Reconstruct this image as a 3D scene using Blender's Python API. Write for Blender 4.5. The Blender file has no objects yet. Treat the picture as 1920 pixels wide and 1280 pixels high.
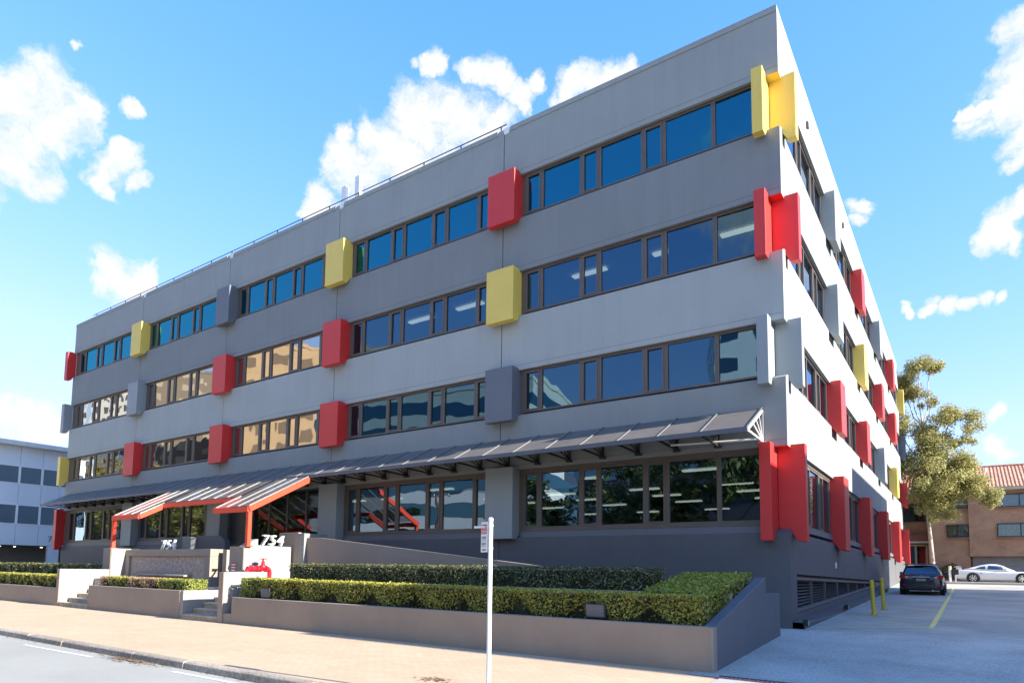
import bpy, math, random
from mathutils import Vector, Matrix
random.seed(7)
R = math.radians
S = bpy.context.scene
COL = S.collection

# ------------------------------------------------------------------ camera
CAM = (3.6643, -18.4033, 1.3564); YAW, PITCH, ROLL = 0.6308, 0.0884, 0.0156
F, CX, CY = 1240.32, 907.04, 957.74          # in pixels of a 1920 x 1280 picture
cy_, sy_, cp_, sp_ = math.cos(YAW), math.sin(YAW), math.cos(PITCH), math.sin(PITCH)
fw = Vector((-sy_*cp_, cy_*cp_, sp_)); rt = Vector((cy_, sy_, 0)); up = rt.cross(fw)
rt, up = rt*math.cos(ROLL) + up*math.sin(ROLL), up*math.cos(ROLL) - rt*math.sin(ROLL)
cd = bpy.data.cameras.new('camera'); co = bpy.data.objects.new('camera', cd); COL.objects.link(co)
co.matrix_world = Matrix(((rt.x, up.x, -fw.x, CAM[0]), (rt.y, up.y, -fw.y, CAM[1]), (rt.z, up.z, -fw.z, CAM[2]), (0, 0, 0, 1)))
cd.sensor_width = 36; cd.lens = F/1920*36
cd.shift_x = (960-CX)/1920; cd.shift_y = (CY-640)/1920
cd.clip_start = 0.1; cd.clip_end = 3000
S.camera = co

# ------------------------------------------------------------------ light
SUN = Vector((1.0, 0.07, 0.45)).normalized()
EL = math.asin(SUN.z); AZ = math.atan2(SUN.x, SUN.y)
sd = bpy.data.lights.new('sun', 'SUN'); sd.energy = 4.6; sd.angle = R(0.5); sd.color = (1.0, 0.93, 0.82)
so = bpy.data.objects.new('sun', sd); COL.objects.link(so)
so.rotation_euler = (-SUN).to_track_quat('-Z', 'Y').to_euler(); so.location = (40, 0, 40)
S.view_settings.view_transform = 'Standard'; S.view_settings.look = 'None'
S.view_settings.gamma = 1; S.view_settings.use_curve_mapping = False
S.view_settings.exposure = 1.7
SKY_STRENGTH = 0.15

def pixdir(x, y):
    return (fw + rt*((x-CX)/F) - up*((y-CY)/F)).normalized()

W = bpy.data.worlds.new('World'); S.world = W; W.use_nodes = True
nt = W.node_tree; nt.nodes.clear()
def N(t, **k):
    n = nt.nodes.new(t)
    for a, b in k.items(): setattr(n, a, b)
    return n
def wm(op, a, b=None, c=None):
    n = N('ShaderNodeMath', operation=op)
    for i, v in enumerate((a, b, c)):
        if v is None: continue
        if isinstance(v, (int, float)): n.inputs[i].default_value = v
        else: nt.links.new(v, n.inputs[i])
    return n.outputs[0]
sky = N('ShaderNodeTexSky', sky_type='NISHITA'); sky.sun_disc = False
sky.sun_elevation = EL; sky.sun_rotation = AZ; sky.altitude = 1500; sky.air_density = 1.0; sky.dust_density = 0.0; sky.ozone_density = 1.8
tc = N('ShaderNodeTexCoord')
nz = N('ShaderNodeTexNoise'); nz.inputs['Scale'].default_value = 9; nz.inputs['Detail'].default_value = 5; nz.inputs['Roughness'].default_value = .6
nt.links.new(tc.outputs['Generated'], nz.inputs['Vector'])
sub = N('ShaderNodeVectorMath', operation='SUBTRACT'); sub.inputs[1].default_value = (.5, .5, .5)
nt.links.new(nz.outputs['Color'], sub.inputs[0])
mad = N('ShaderNodeVectorMath', operation='MULTIPLY_ADD'); mad.inputs[1].default_value = (.11, .11, .08)
nt.links.new(sub.outputs[0], mad.inputs[0]); nt.links.new(tc.outputs['Generated'], mad.inputs[2])
warp = N('ShaderNodeVectorMath', operation='NORMALIZE'); nt.links.new(mad.outputs[0], warp.inputs[0])
BL = [(60,190,80),(112,228,66),(40,270,66),(10,180,60),(70,328,42),(25,310,55),(145,215,34),(220,195,20),(225,318,38),(198,338,26),(212,366,18),
 (265,352,20),(212,296,24),(215,515,46),(178,532,22),(250,500,30),(140,100,12),
 (815,250,74),(742,292,72),(690,325,50),(872,240,60),(780,215,42),(652,250,24),(622,368,38),(592,388,22),(925,240,34),(700,252,30),(660,300,40),
 (822,125,26),(790,130,14),(922,150,42),(888,142,26),(962,182,38),(1002,150,24),(970,212,20),(1082,152,40),(1132,152,40),(1172,130,24),(1058,182,26),
 (1905,80,48),(1915,150,66),(1884,205,48),(1908,262,46),(1860,200,22),(1832,196,14),(1902,308,28),(1872,420,40),(1908,396,30),(1840,440,24),(1885,446,24),
 (1612,392,20),(1602,420,16),(1700,577,15),(1740,574,16),(1782,570,22),(1822,566,16),(1852,562,18),(1890,556,15),(1885,770,22),(1890,832,30),
 (60,792,52),(15,775,40),(105,805,30),(-60,240,110),(-140,330,90),(2010,160,120),(2100,330,90),(640,-160,60),(1500,-300,90)]
blobs = [(pixdir(x, y), r/F*(abs(fw.dot(pixdir(x, y)))**1.5)) for x, y, r in BL]
rnd = random.Random(3)
for k in range(16):                       # the same kind of broken cloud over the rest of the sky
    a = R(120 + 140*rnd.random()); e = R(6 + 40*rnd.random())
    base = Vector((math.sin(a)*math.cos(e), math.cos(a)*math.cos(e), math.sin(e)))
    for q in range(3):
        d = (base + Vector((rnd.gauss(0, .06), rnd.gauss(0, .06), rnd.gauss(0, .02)))).normalized()
        blobs.append((d, rnd.uniform(.03, .075)))
acc = None
for d, r in blobs:
    dp = N('ShaderNodeVectorMath', operation='DOT_PRODUCT'); dp.inputs[1].default_value = d
    nt.links.new(warp.outputs[0], dp.inputs[0])
    k = 1/(1-math.cos(r))
    v = wm('MULTIPLY_ADD', dp.outputs['Value'], k, -math.cos(r)*k)
    acc = v if acc is None else wm('MAXIMUM', acc, v)
acc = wm('MAXIMUM', acc, -1.5)
n2 = N('ShaderNodeTexNoise'); n2.inputs['Scale'].default_value = 24; n2.inputs['Detail'].default_value = 11; n2.inputs['Roughness'].default_value = .68
nt.links.new(mad.outputs[0], n2.inputs['Vector'])
dens = wm('ADD', acc, wm('MULTIPLY_ADD', n2.outputs['Fac'], 3.4, -1.6))
mr = N('ShaderNodeMapRange', interpolation_type='SMOOTHSTEP'); mr.inputs[1].default_value = -.45; mr.inputs[2].default_value = 1.05
mr.inputs[4].default_value = .96
nt.links.new(dens, mr.inputs[0])
shade = N('ShaderNodeMapRange'); shade.inputs[1].default_value = .36; shade.inputs[2].default_value = .64
shade.inputs[3].default_value = .72; shade.inputs[4].default_value = 1.0
nt.links.new(n2.outputs['Fac'], shade.inputs[0])
ccol = N('ShaderNodeMix', data_type='RGBA'); ccol.inputs[6].default_value = (1.25, 1.5, 1.85, 1); ccol.inputs[7].default_value = (2.25, 2.25, 2.25, 1)
nt.links.new(shade.outputs[0], ccol.inputs[0])
smix = N('ShaderNodeMix', data_type='RGBA')
lum = N('ShaderNodeRGBToBW'); nt.links.new(sky.outputs[0], lum.inputs[0])
sat = N('ShaderNodeMix', data_type='RGBA'); sat.clamp_factor = False; nt.links.new(wm('MAXIMUM', wm('MULTIPLY_ADD', lum.outputs[0], -.36, 1.95), .85), sat.inputs[0])     # clear, saturated air
nt.links.new(lum.outputs[0], sat.inputs[6]); nt.links.new(sky.outputs[0], sat.inputs[7])
ksc = wm('DIVIDE', 1.42, wm('MULTIPLY_ADD', lum.outputs[0], .36, 1.0))
ssc = N('ShaderNodeVectorMath', operation='SCALE'); nt.links.new(sat.outputs[2], ssc.inputs[0]); nt.links.new(ksc, ssc.inputs['Scale'])
tnt = N('ShaderNodeVectorMath', operation='MULTIPLY'); tnt.inputs[1].default_value = (1.0, .96, 1.04); nt.links.new(ssc.outputs[0], tnt.inputs[0])
smx = N('ShaderNodeVectorMath', operation='MAXIMUM'); smx.inputs[1].default_value = (.02, .02, .02); nt.links.new(tnt.outputs[0], smx.inputs[0])
nt.links.new(mr.outputs[0], smix.inputs[0]); nt.links.new(smx.outputs[0], smix.inputs[6]); nt.links.new(ccol.outputs[2], smix.inputs[7])
bg = N('ShaderNodeBackground'); bg.inputs['Strength'].default_value = SKY_STRENGTH
nt.links.new(smix.outputs[2], bg.inputs['Color'])
wo = N('ShaderNodeOutputWorld'); nt.links.new(bg.outputs[0], wo.inputs['Surface'])

# ------------------------------------------------------------------ helpers
class MB:
    def __init__(s): s.v = []; s.f = []
    def box(s, x0, x1, y0, y1, z0, z1):
        if x0 > x1: x0, x1 = x1, x0
        if y0 > y1: y0, y1 = y1, y0
        if z0 > z1: z0, z1 = z1, z0
        b = len(s.v)
        s.v += [(x0,y0,z0),(x1,y0,z0),(x1,y1,z0),(x0,y1,z0),(x0,y0,z1),(x1,y0,z1),(x1,y1,z1),(x0,y1,z1)]
        s.f += [(b,b+3,b+2,b+1),(b+4,b+5,b+6,b+7),(b,b+1,b+5,b+4),(b+1,b+2,b+6,b+5),(b+2,b+3,b+7,b+6),(b+3,b,b+4,b+7)]
        return s
    def prism(s, poly, ax, a, c):
        """poly of 2-D points extruded along axis ax ('x': points are (y,z); 'y': (x,z); 'z': (x,y))"""
        def P(p, t): return {'x': (t, p[0], p[1]), 'y': (p[0], t, p[1]), 'z': (p[0], p[1], t)}[ax]
        b = len(s.v); n = len(poly)
        s.v += [P(p, a) for p in poly] + [P(p, c) for p in poly]
        s.f += [tuple(range(b, b+n)), tuple(range(b+2*n-1, b+n-1, -1))]
        s.f += [(b+i, b+n+i, b+n+(i+1) % n, b+(i+1) % n) for i in range(n)]
        return s
    def tube(s, p, q, r, n=8, r2=None):
        p, q = Vector(p), Vector(q); r2 = r if r2 is None else r2
        d = (q-p).normalized(); a = d.orthogonal().normalized(); c = d.cross(a)
        b = len(s.v)
        for k in range(n):
            t = 2*math.pi*k/n; s.v.append(tuple(p + (a*math.cos(t)+c*math.sin(t))*r))
        for k in range(n):
            t = 2*math.pi*k/n; s.v.append(tuple(q + (a*math.cos(t)+c*math.sin(t))*r2))
        s.f += [(b+k, b+(k+1) % n, b+n+(k+1) % n, b+n+k) for k in range(n)]
        s.f += [tuple(range(b+n-1, b-1, -1)), tuple(range(b+n, b+2*n))]
        return s
    def bar(s, p, q, w, h):
        """rectangular bar from p to q"""
        p, q = Vector(p), Vector(q); d = (q-p).normalized()
        u = Vector((0, 0, 1)); a = d.cross(u)
        a = Vector((1, 0, 0)) if a.length < 1e-4 else a.normalized()
        u = a.cross(d); b = len(s.v)
        for o in (p, q):
            for i, j in ((-1,-1),(1,-1),(1,1),(-1,1)): s.v.append(tuple(o + a*(i*w/2) + u*(j*h/2)))
        s.f += [(b,b+1,b+2,b+3),(b+7,b+6,b+5,b+4),(b,b+4,b+5,b+1),(b+1,b+5,b+6,b+2),(b+2,b+6,b+7,b+3),(b+3,b+7,b+4,b)]
        return s
    def quad(s, *p):
        b = len(s.v); s.v += [tuple(q) for q in p]; s.f.append(tuple(range(b, b+len(p)))); return s
    def lathe(s, prof, c, n=16, ax='z', caps=True):
        b = len(s.v); m = len(prof)
        for r, h in prof:
            for k in range(n):
                t = 2*math.pi*k/n; x, y = r*math.cos(t), r*math.sin(t)
                s.v.append({'z': (c[0]+x, c[1]+y, c[2]+h), 'x': (c[0]+h, c[1]+x, c[2]+y), 'y': (c[0]+x, c[1]+h, c[2]+y)}[ax])
        for i in range(m-1):
            for k in range(n):
                s.f.append((b+i*n+k, b+i*n+(k+1) % n, b+(i+1)*n+(k+1) % n, b+(i+1)*n+k))
        if caps: s.f += [tuple(range(b+n-1, b-1, -1)), tuple(range(b+(m-1)*n, b+m*n))]
        return s
    def mesh(s, name, smooth=False):
        m = bpy.data.meshes.new(name); m.from_pydata(s.v, [], s.f); m.validate()
        import bmesh
        bm = bmesh.new(); bm.from_mesh(m); bmesh.ops.recalc_face_normals(bm, faces=bm.faces); bm.to_mesh(m); bm.free()
        if smooth: m.polygons.foreach_set('use_smooth', [True]*len(m.polygons))
        return m
    def build(s, name, mat, parent=None, smooth=False, bevel=0):
        o = bpy.data.objects.new(name, s.mesh(name, smooth)); COL.objects.link(o)
        o.data.materials.append(mat)
        if parent is not None: o.parent = parent
        if bevel:
            md = o.modifiers.new('bevel', 'BEVEL'); md.width = bevel; md.segments = 2; md.limit_method = 'ANGLE'; md.angle_limit = R(40)
        return o
def inst(name, mesh, parent, loc=(0,0,0), rot=None):
    o = bpy.data.objects.new(name, mesh); COL.objects.link(o); o.location = loc
    if rot: o.rotation_euler = rot
    if parent is not None: o.parent = parent
    return o
def tag(o, label, cat, group=None):
    o['label'] = label; o['category'] = cat
    if group: o['group'] = group
    return o
def thing(name, label, cat, loc=(0,0,0), group=None, rz=0):
    o = bpy.data.objects.new(name, None); COL.objects.link(o); o.location = loc; o.rotation_euler = (0, 0, rz)
    o.empty_display_size = .2
    return tag(o, label, cat, group)
def struct(o): o['kind'] = 'structure'; return o
def stuff(o): o['kind'] = 'stuff'; return o
def copytree(o, parent=None):
    c = o.copy(); COL.objects.link(c)
    if parent is not None: c.parent = parent
    for ch in list(o.children): copytree(ch, c)
    return c

# ------------------------------------------------------------------ materials
def mat(name):
    m = bpy.data.materials.new(name); m.use_nodes = True
    t = m.node_tree; b = t.nodes['Principled BSDF']
    return m, t, b
def c4(c): return (c[0], c[1], c[2], 1)
def surf(name, col, rough=.6, var=.1, scale=1.5, bump=.15, bscale=60, metal=0, streak=0, spec=.5, col2=None, dirt=0):
    m, t, b = mat(name); L = t.links
    g = t.nodes.new('ShaderNodeNewGeometry')
    n = t.nodes.new('ShaderNodeTexNoise'); n.inputs['Scale'].default_value = scale; n.inputs['Detail'].default_value = 6; n.inputs['Roughness'].default_value = .6
    L.new(g.outputs['Position'], n.inputs['Vector'])
    mp = t.nodes.new('ShaderNodeMapRange'); mp.inputs[1].default_value = .3; mp.inputs[2].default_value = .7
    L.new(n.outputs['Fac'], mp.inputs[0])
    mx = t.nodes.new('ShaderNodeMix'); mx.data_type = 'RGBA'
    mx.inputs[6].default_value = c4([x*(1-var) for x in col]); mx.inputs[7].default_value = c4([x*(1+var) for x in (col2 or col)])
    L.new(mp.outputs[0], mx.inputs[0]); out = mx.outputs[2]
    if streak:
        mpg = t.nodes.new('ShaderNodeMapping'); mpg.inputs['Scale'].default_value = (2.6, 2.6, .16)
        L.new(g.outputs['Position'], mpg.inputs['Vector'])
        n3 = t.nodes.new('ShaderNodeTexNoise'); n3.inputs['Scale'].default_value = 1; n3.inputs['Detail'].default_value = 8; n3.inputs['Roughness'].default_value = .72
        L.new(mpg.outputs[0], n3.inputs['Vector'])
        m3 = t.nodes.new('ShaderNodeMapRange'); m3.inputs[1].default_value = .45; m3.inputs[2].default_value = .75; m3.inputs[3].default_value = 1; m3.inputs[4].default_value = 1-streak
        L.new(n3.outputs['Fac'], m3.inputs[0])
        mm = t.nodes.new('ShaderNodeVectorMath'); mm.operation = 'SCALE'
        L.new(out, mm.inputs[0]); L.new(m3.outputs[0], mm.inputs['Scale']); out = mm.outputs[0]
    L.new(out, b.inputs['Base Color'])
    b.inputs['Roughness'].default_value = rough; b.inputs['Metallic'].default_value = metal
    b.inputs['Specular IOR Level'].default_value = spec
    if bump:
        n2 = t.nodes.new('ShaderNodeTexNoise'); n2.inputs['Scale'].default_value = bscale; n2.inputs['Detail'].default_value = 4
        L.new(g.outputs['Position'], n2.inputs['Vector'])
        bp = t.nodes.new('ShaderNodeBump'); bp.inputs['Strength'].default_value = bump; bp.inputs['Distance'].default_value = .02
        L.new(n2.outputs['Fac'], bp.inputs['Height']); L.new(bp.outputs[0], b.inputs['Normal'])
    return m
def emit(name, col, s):
    m, t, b = mat(name)
    b.inputs['Base Color'].default_value = c4(col); b.inputs['Emission Color'].default_value = c4(col); b.inputs['Emission Strength'].default_value = s
    return m
def glass(name, tint=(.15,.18,.20), base=.30, gcol=(.46,.60,.76), wob=.005):
    m, t, b = mat(name); L = t.links; t.nodes.remove(b)
    g = t.nodes.new('ShaderNodeNewGeometry')
    n = t.nodes.new('ShaderNodeTexNoise'); n.inputs['Scale'].default_value = .9; n.inputs['Detail'].default_value = 1
    L.new(g.outputs['Position'], n.inputs['Vector'])
    bp = t.nodes.new('ShaderNodeBump'); bp.inputs['Strength'].default_value = 1; bp.inputs['Distance'].default_value = wob
    L.new(n.outputs['Fac'], bp.inputs['Height'])
    gl = t.nodes.new('ShaderNodeBsdfGlossy'); gl.inputs['Roughness'].default_value = .01; gl.inputs['Color'].default_value = c4(gcol)
    L.new(bp.outputs[0], gl.inputs['Normal'])
    tr = t.nodes.new('ShaderNodeBsdfTransparent'); tr.inputs['Color'].default_value = c4(tint)
    fr = t.nodes.new('ShaderNodeFresnel'); fr.inputs['IOR'].default_value = 1.5
    ma = t.nodes.new('ShaderNodeMath'); ma.operation = 'MULTIPLY_ADD'; ma.inputs[1].default_value = 1.0; ma.inputs[2].default_value = base; ma.use_clamp = True
    L.new(fr.outputs[0], ma.inputs[0])
    mx = t.nodes.new('ShaderNodeMixShader'); L.new(ma.outputs[0], mx.inputs[0]); L.new(tr.outputs[0], mx.inputs[1]); L.new(gl.outputs[0], mx.inputs[2])
    L.new(mx.outputs[0], t.nodes['Material Output'].inputs['Surface'])
    return m
def leaf(name, cols, trans=.3, rough=.5):
    m, t, b = mat(name); L = t.links
    g = t.nodes.new('ShaderNodeNewGeometry')
    cr = t.nodes.new('ShaderNodeValToRGB'); e = cr.color_ramp.elements
    while len(e) < len(cols): e.new(.5)
    for i, c in enumerate(cols): e[i].position = i/(len(cols)-1); e[i].color = c4(c)
    L.new(g.outputs['Random Per Island'], cr.inputs[0]); L.new(cr.outputs[0], b.inputs['Base Color'])
    b.inputs['Roughness'].default_value = rough; b.inputs['Specular IOR Level'].default_value = .35
    tl = t.nodes.new('ShaderNodeBsdfTranslucent'); L.new(cr.outputs[0], tl.inputs['Color'])
    mx = t.nodes.new('ShaderNodeMixShader'); mx.inputs[0].default_value = trans
    L.new(b.outputs[0], mx.inputs[1]); L.new(tl.outputs[0], mx.inputs[2])
    L.new(mx.outputs[0], t.nodes['Material Output'].inputs['Surface'])
    return m
def bricks(name, c1, c2, mortar, scale=1.0, bw=.24, bh=.086, ms=.012, rough=.85, swap='x', var=.25):
    m, t, b = mat(name); L = t.links
    g = t.nodes.new('ShaderNodeNewGeometry'); sx = t.nodes.new('ShaderNodeSeparateXYZ'); cb = t.nodes.new('ShaderNodeCombineXYZ')
    L.new(g.outputs['Position'], sx.inputs[0])
    if swap == 'xy':
        L.new(sx.outputs[0], cb.inputs[0]); L.new(sx.outputs[1], cb.inputs[1])
    else:
        ad = t.nodes.new('ShaderNodeMath'); ad.operation = 'ADD'; L.new(sx.outputs[0], ad.inputs[0]); L.new(sx.outputs[1], ad.inputs[1])
        L.new(ad.outputs[0], cb.inputs[0]); L.new(sx.outputs[2], cb.inputs[1])
    bt = t.nodes.new('ShaderNodeTexBrick'); bt.inputs['Color1'].default_value = c4(c1); bt.inputs['Color2'].default_value = c4(c2); bt.inputs['Mortar'].default_value = c4(mortar)
    bt.inputs['Scale'].default_value = scale; bt.inputs['Brick Width'].default_value = bw; bt.inputs['Row Height'].default_value = bh; bt.inputs['Mortar Size'].default_value = ms
    L.new(cb.outputs[0], bt.inputs['Vector'])
    n = t.nodes.new('ShaderNodeTexNoise'); n.inputs['Scale'].default_value = .8; n.inputs['Detail'].default_value = 8; n.inputs['Roughness'].default_value = .65
    L.new(g.outputs['Position'], n.inputs['Vector'])
    mp = t.nodes.new('ShaderNodeMapRange'); mp.inputs[1].default_value = .3; mp.inputs[2].default_value = .7; mp.inputs[3].default_value = 1-var; mp.inputs[4].default_value = 1+var*.6
    L.new(n.outputs['Fac'], mp.inputs[0])
    sc = t.nodes.new('ShaderNodeVectorMath'); sc.operation = 'SCALE'; L.new(bt.outputs['Color'], sc.inputs[0]); L.new(mp.outputs[0], sc.inputs['Scale'])
    L.new(sc.outputs[0], b.inputs['Base Color']); b.inputs['Roughness'].default_value = rough
    bp = t.nodes.new('ShaderNodeBump'); bp.inputs['Strength'].default_value = .4; bp.inputs['Distance'].default_value = .006; bp.invert = True
    L.new(bt.outputs['Fac'], bp.inputs['Height']); L.new(bp.outputs[0], b.inputs['Normal'])
    return m
def carpaint(name, col, coat=1):
    m, t, b = mat(name)
    b.inputs['Base Color'].default_value = c4(col); b.inputs['Roughness'].default_value = .35; b.inputs['Coat Weight'].default_value = coat; b.inputs['Coat Roughness'].default_value = .04
    b.inputs['Metallic'].default_value = .3
    return m

M = {}
M['parapet'] = surf('parapet_paint', (.300,.318,.308), .75, .05, .5, .12, 45, streak=.09)
M['band3'] = surf('upper_band_paint', (.218,.232,.236), .75, .05, .5, .12, 45, streak=.09)
M['band2'] = surf('light_band_paint', (.366,.390,.378), .75, .05, .5, .12, 45, streak=.09)
M['band1'] = surf('lower_band_paint', (.244,.258,.254), .75, .05, .5, .12, 45, streak=.09)
M['plinth'] = surf('plinth_paint', (.10,.103,.112), .6, .07, .6, .12, 45, streak=.08)
M['red'] = surf('red_paint', (.62,.032,.028), .45, .04, 1.0, .05, 40, streak=.06)
M['yellow'] = surf('yellow_paint', (.78,.565,.11), .45, .04, 1.0, .05, 40, streak=.06)
M['boxlight'] = surf('light_grey_paint', (.27,.30,.31), .5, .04, 1.0, .05, 40, streak=.06)
M['boxdark'] = surf('slate_paint', (.135,.145,.17), .5, .04, 1.0, .05, 40, streak=.06)
M['frame'] = surf('bronze_frame', (.125,.098,.08), .45, .08, 3, 0)
M['joint'] = surf('joint_sealant', (.03,.03,.033), .9, .1, 3, 0)
M['glass'] = glass('window_glass')
M['glass_top'] = glass('top_floor_glass', (.10,.16,.19), .30, (.08,.47,.60))  # teal gloss tint stands in for a deeper reflected sky
M['glass_blue'] = glass('blue_reflection_glass', (.15,.18,.20), .24, (.22,.38,.50))  # darker blue sky reflection put into the gloss tint
M['glass_bright'] = glass('bright_reflection_glass', (.12,.13,.13), .42, (.85,.82,.76))  # strong neutral gloss put in to brighten the reflected buildings
M['glass_nb'] = glass('neighbour_glass', (.10,.13,.16), .5, (.62,.78,.92))
M['glass_clear'] = glass('entrance_glass', (.55,.58,.55), .12)
def dusty(name):
    m, t, b = mat(name); L = t.links
    b.inputs['Base Color'].default_value = (.36,.32,.29,1); b.inputs['Roughness'].default_value = .12
    tr = t.nodes.new('ShaderNodeBsdfTransparent'); tr.inputs['Color'].default_value = (.6,.6,.6,1)
    mx = t.nodes.new('ShaderNodeMixShader'); mx.inputs[0].default_value = .45
    L.new(tr.outputs[0], mx.inputs[1]); L.new(b.outputs[0], mx.inputs[2]); L.new(mx.outputs[0], t.nodes['Material Output'].inputs['Surface'])
    return m
M['canopy_glass'] = dusty('canopy_glass')
M['interior'] = surf('interior_plaster', (.42,.41,.38), .9, .06, 1, 0)
M['interior_dark'] = surf('interior_carpet', (.09,.09,.10), .95, .1, 2, 0)
M['tube'] = emit('fluorescent_tube', (.95,1.0,.82), .8)
M['white'] = surf('white_paint', (.80,.80,.78), .5, .04, 3, .03, 60)
M['offwhite'] = surf('offwhite_metal', (.66,.66,.64), .45, .06, 3, .03, 60)
M['metal_grey'] = surf('grey_metal', (.30,.31,.32), .4, .08, 3, 0, metal=.6)
M['rib'] = surf('awning_rib', (.19,.19,.19), .4, .08, 3, 0)
M['awning'] = surf('awning_sheet', (.135,.122,.11), .55, .14, 1.2, .05, 30, streak=.15)
M['awning_dark'] = surf('awning_edge', (.10,.105,.125), .5, .08, 2, 0)
M['black'] = surf('black_metal', (.022,.022,.024), .5, .1, 3, 0)
M['brownwall'] = surf('brown_wall_paint', (.285,.23,.18), .7, .09, .9, .15, 45, streak=.03)
M['greywall'] = surf('light_wall_paint', (.27,.262,.245), .75, .06, .8, .15, 45, streak=.10)
M['slatewall'] = surf('slate_wall_paint', (.12,.125,.14), .65, .07, .7, .12, 45, streak=.08)
M['granite'] = surf('rough_granite', (.30,.235,.195), .7, .35, 9, .6, 22, col2=(.36,.29,.25))
M['sandstone'] = surf('sandstone', (.42,.35,.26), .85, .28, 3.5, .35, 40)
M['soil'] = surf('soil', (.05,.036,.025), .95, .4, 8, .8, 14)
M['orange'] = surf('red_orange_paint', (.74,.06,.025), .4, .04, 1.2, .03, 40)
M['tile'] = surf('terracotta_tile', (.42,.17,.10), .8, .25, 4, .2, 30, col2=(.56,.26,.15))
M['brick'] = bricks('orange_brick', (.56,.28,.155), (.48,.225,.12), (.50,.38,.27))
M['brick_dark'] = bricks('red_brick', (.33,.15,.09), (.25,.11,.07), (.34,.27,.22))
M['bark'] = surf('pale_bark', (.42,.36,.29), .85, .25, 5, .4, 25)
M['darkbark'] = surf('dark_bark', (.09,.065,.045), .9, .25, 5, .4, 25)
M['rubber'] = surf('rubber', (.02,.02,.02), .8, .1, 5, 0)
M['chrome'] = surf('chrome', (.75,.76,.78), .12, .02, 3, 0, metal=1)
M['lamp_red'] = surf('tail_lamp', (.55,.01,.01), .15, .05, 3, 0)
M['lamp_clear'] = surf('clear_lamp', (.6,.6,.62), .12, .05, 3, 0, metal=.3)
M['carglass'] = glass('car_glass', (.16,.19,.21), .18, wob=.002)
M['cream'] = surf('cream_joinery', (.60,.52,.36), .5, .06, 3, 0)
M['curtain'] = surf('curtain', (.66,.65,.58), .9, .22, 6, 0)
M['panel'] = surf('aluminium_panel', (.70,.73,.75), .4, .05, .5, .02, 30)
M['tan'] = surf('tan_render', (.52,.37,.21), .8, .08, .6, .1, 30)
M['teal'] = glass('teal_glass', (.05,.12,.13), .22, (.55,.9,.95))
M['opposite_white'] = surf('opposite_white', (.62,.62,.56), .7, .05, .6, 0)

# ------------------------------------------------------------------ ground
def ground_mat(name, col, var, agg, rough=.9, patch=.25, bump=.5):
    m, t, b = mat(name); L = t.links
    g = t.nodes.new('ShaderNodeNewGeometry')
    n1 = t.nodes.new('ShaderNodeTexNoise'); n1.inputs['Scale'].default_value = .35; n1.inputs['Detail'].default_value = 7; n1.inputs['Roughness'].default_value = .62
    n2 = t.nodes.new('ShaderNodeTexNoise'); n2.inputs['Scale'].default_value = agg; n2.inputs['Detail'].default_value = 3
    for n in (n1, n2): L.new(g.outputs['Position'], n.inputs['Vector'])
    a = t.nodes.new('ShaderNodeMapRange'); a.inputs[1].default_value = .32; a.inputs[2].default_value = .68; a.inputs[3].default_value = 1-patch; a.inputs[4].default_value = 1+patch*.7
    c = t.nodes.new('ShaderNodeMapRange'); c.inputs[1].default_value = .3; c.inputs[2].default_value = .7; c.inputs[3].default_value = 1-var; c.inputs[4].default_value = 1+var
    L.new(n1.outputs['Fac'], a.inputs[0]); L.new(n2.outputs['Fac'], c.inputs[0])
    mu = t.nodes.new('ShaderNodeMath'); mu.operation = 'MULTIPLY'; L.new(a.outputs[0], mu.inputs[0]); L.new(c.outputs[0], mu.inputs[1])
    sc = t.nodes.new('ShaderNodeVectorMath'); sc.operation = 'SCALE'; sc.inputs[0].default_value = col; L.new(mu.outputs[0], sc.inputs['Scale'])
    L.new(sc.outputs[0], b.inputs['Base Color']); b.inputs['Roughness'].default_value = rough; b.inputs['Specular IOR Level'].default_value = .25
    bp = t.nodes.new('ShaderNodeBump'); bp.inputs['Strength'].default_value = bump; bp.inputs['Distance'].default_value = .01
    L.new(n2.outputs['Fac'], bp.inputs['Height']); L.new(bp.outputs[0], b.inputs['Normal'])
    return m
M['ground'] = ground_mat('earth', (.16,.14,.11), .2, 8)
M['road'] = ground_mat('pale_asphalt', (.34,.335,.298), .10, 70, patch=.08)
M['asphalt'] = ground_mat('driveway_asphalt', (.42,.405,.362), .2, 42, patch=.28)
M['chipseal'] = ground_mat('coarse_asphalt', (.44,.428,.385), .26, 26, patch=.30, bump=.9)
M['concrete'] = ground_mat('footpath_concrete', (.42,.41,.38), .12, 60, patch=.14)
M['kerbstone'] = ground_mat('kerb_stone', (.34,.29,.23), .35, 22, patch=.35)
M['paver'] = bricks('tan_pavers', (.55,.40,.26), (.50,.36,.23), (.41,.295,.195), 1, .23, .115, .007, .9, 'xy', .10)
M['yline'] = surf('yellow_line_paint', (.74,.63,.20), .7, .22, 7, .1, 40)
M['wline'] = surf('white_line_paint', (.62,.61,.57), .7, .22, 7, .1, 40)

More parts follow.
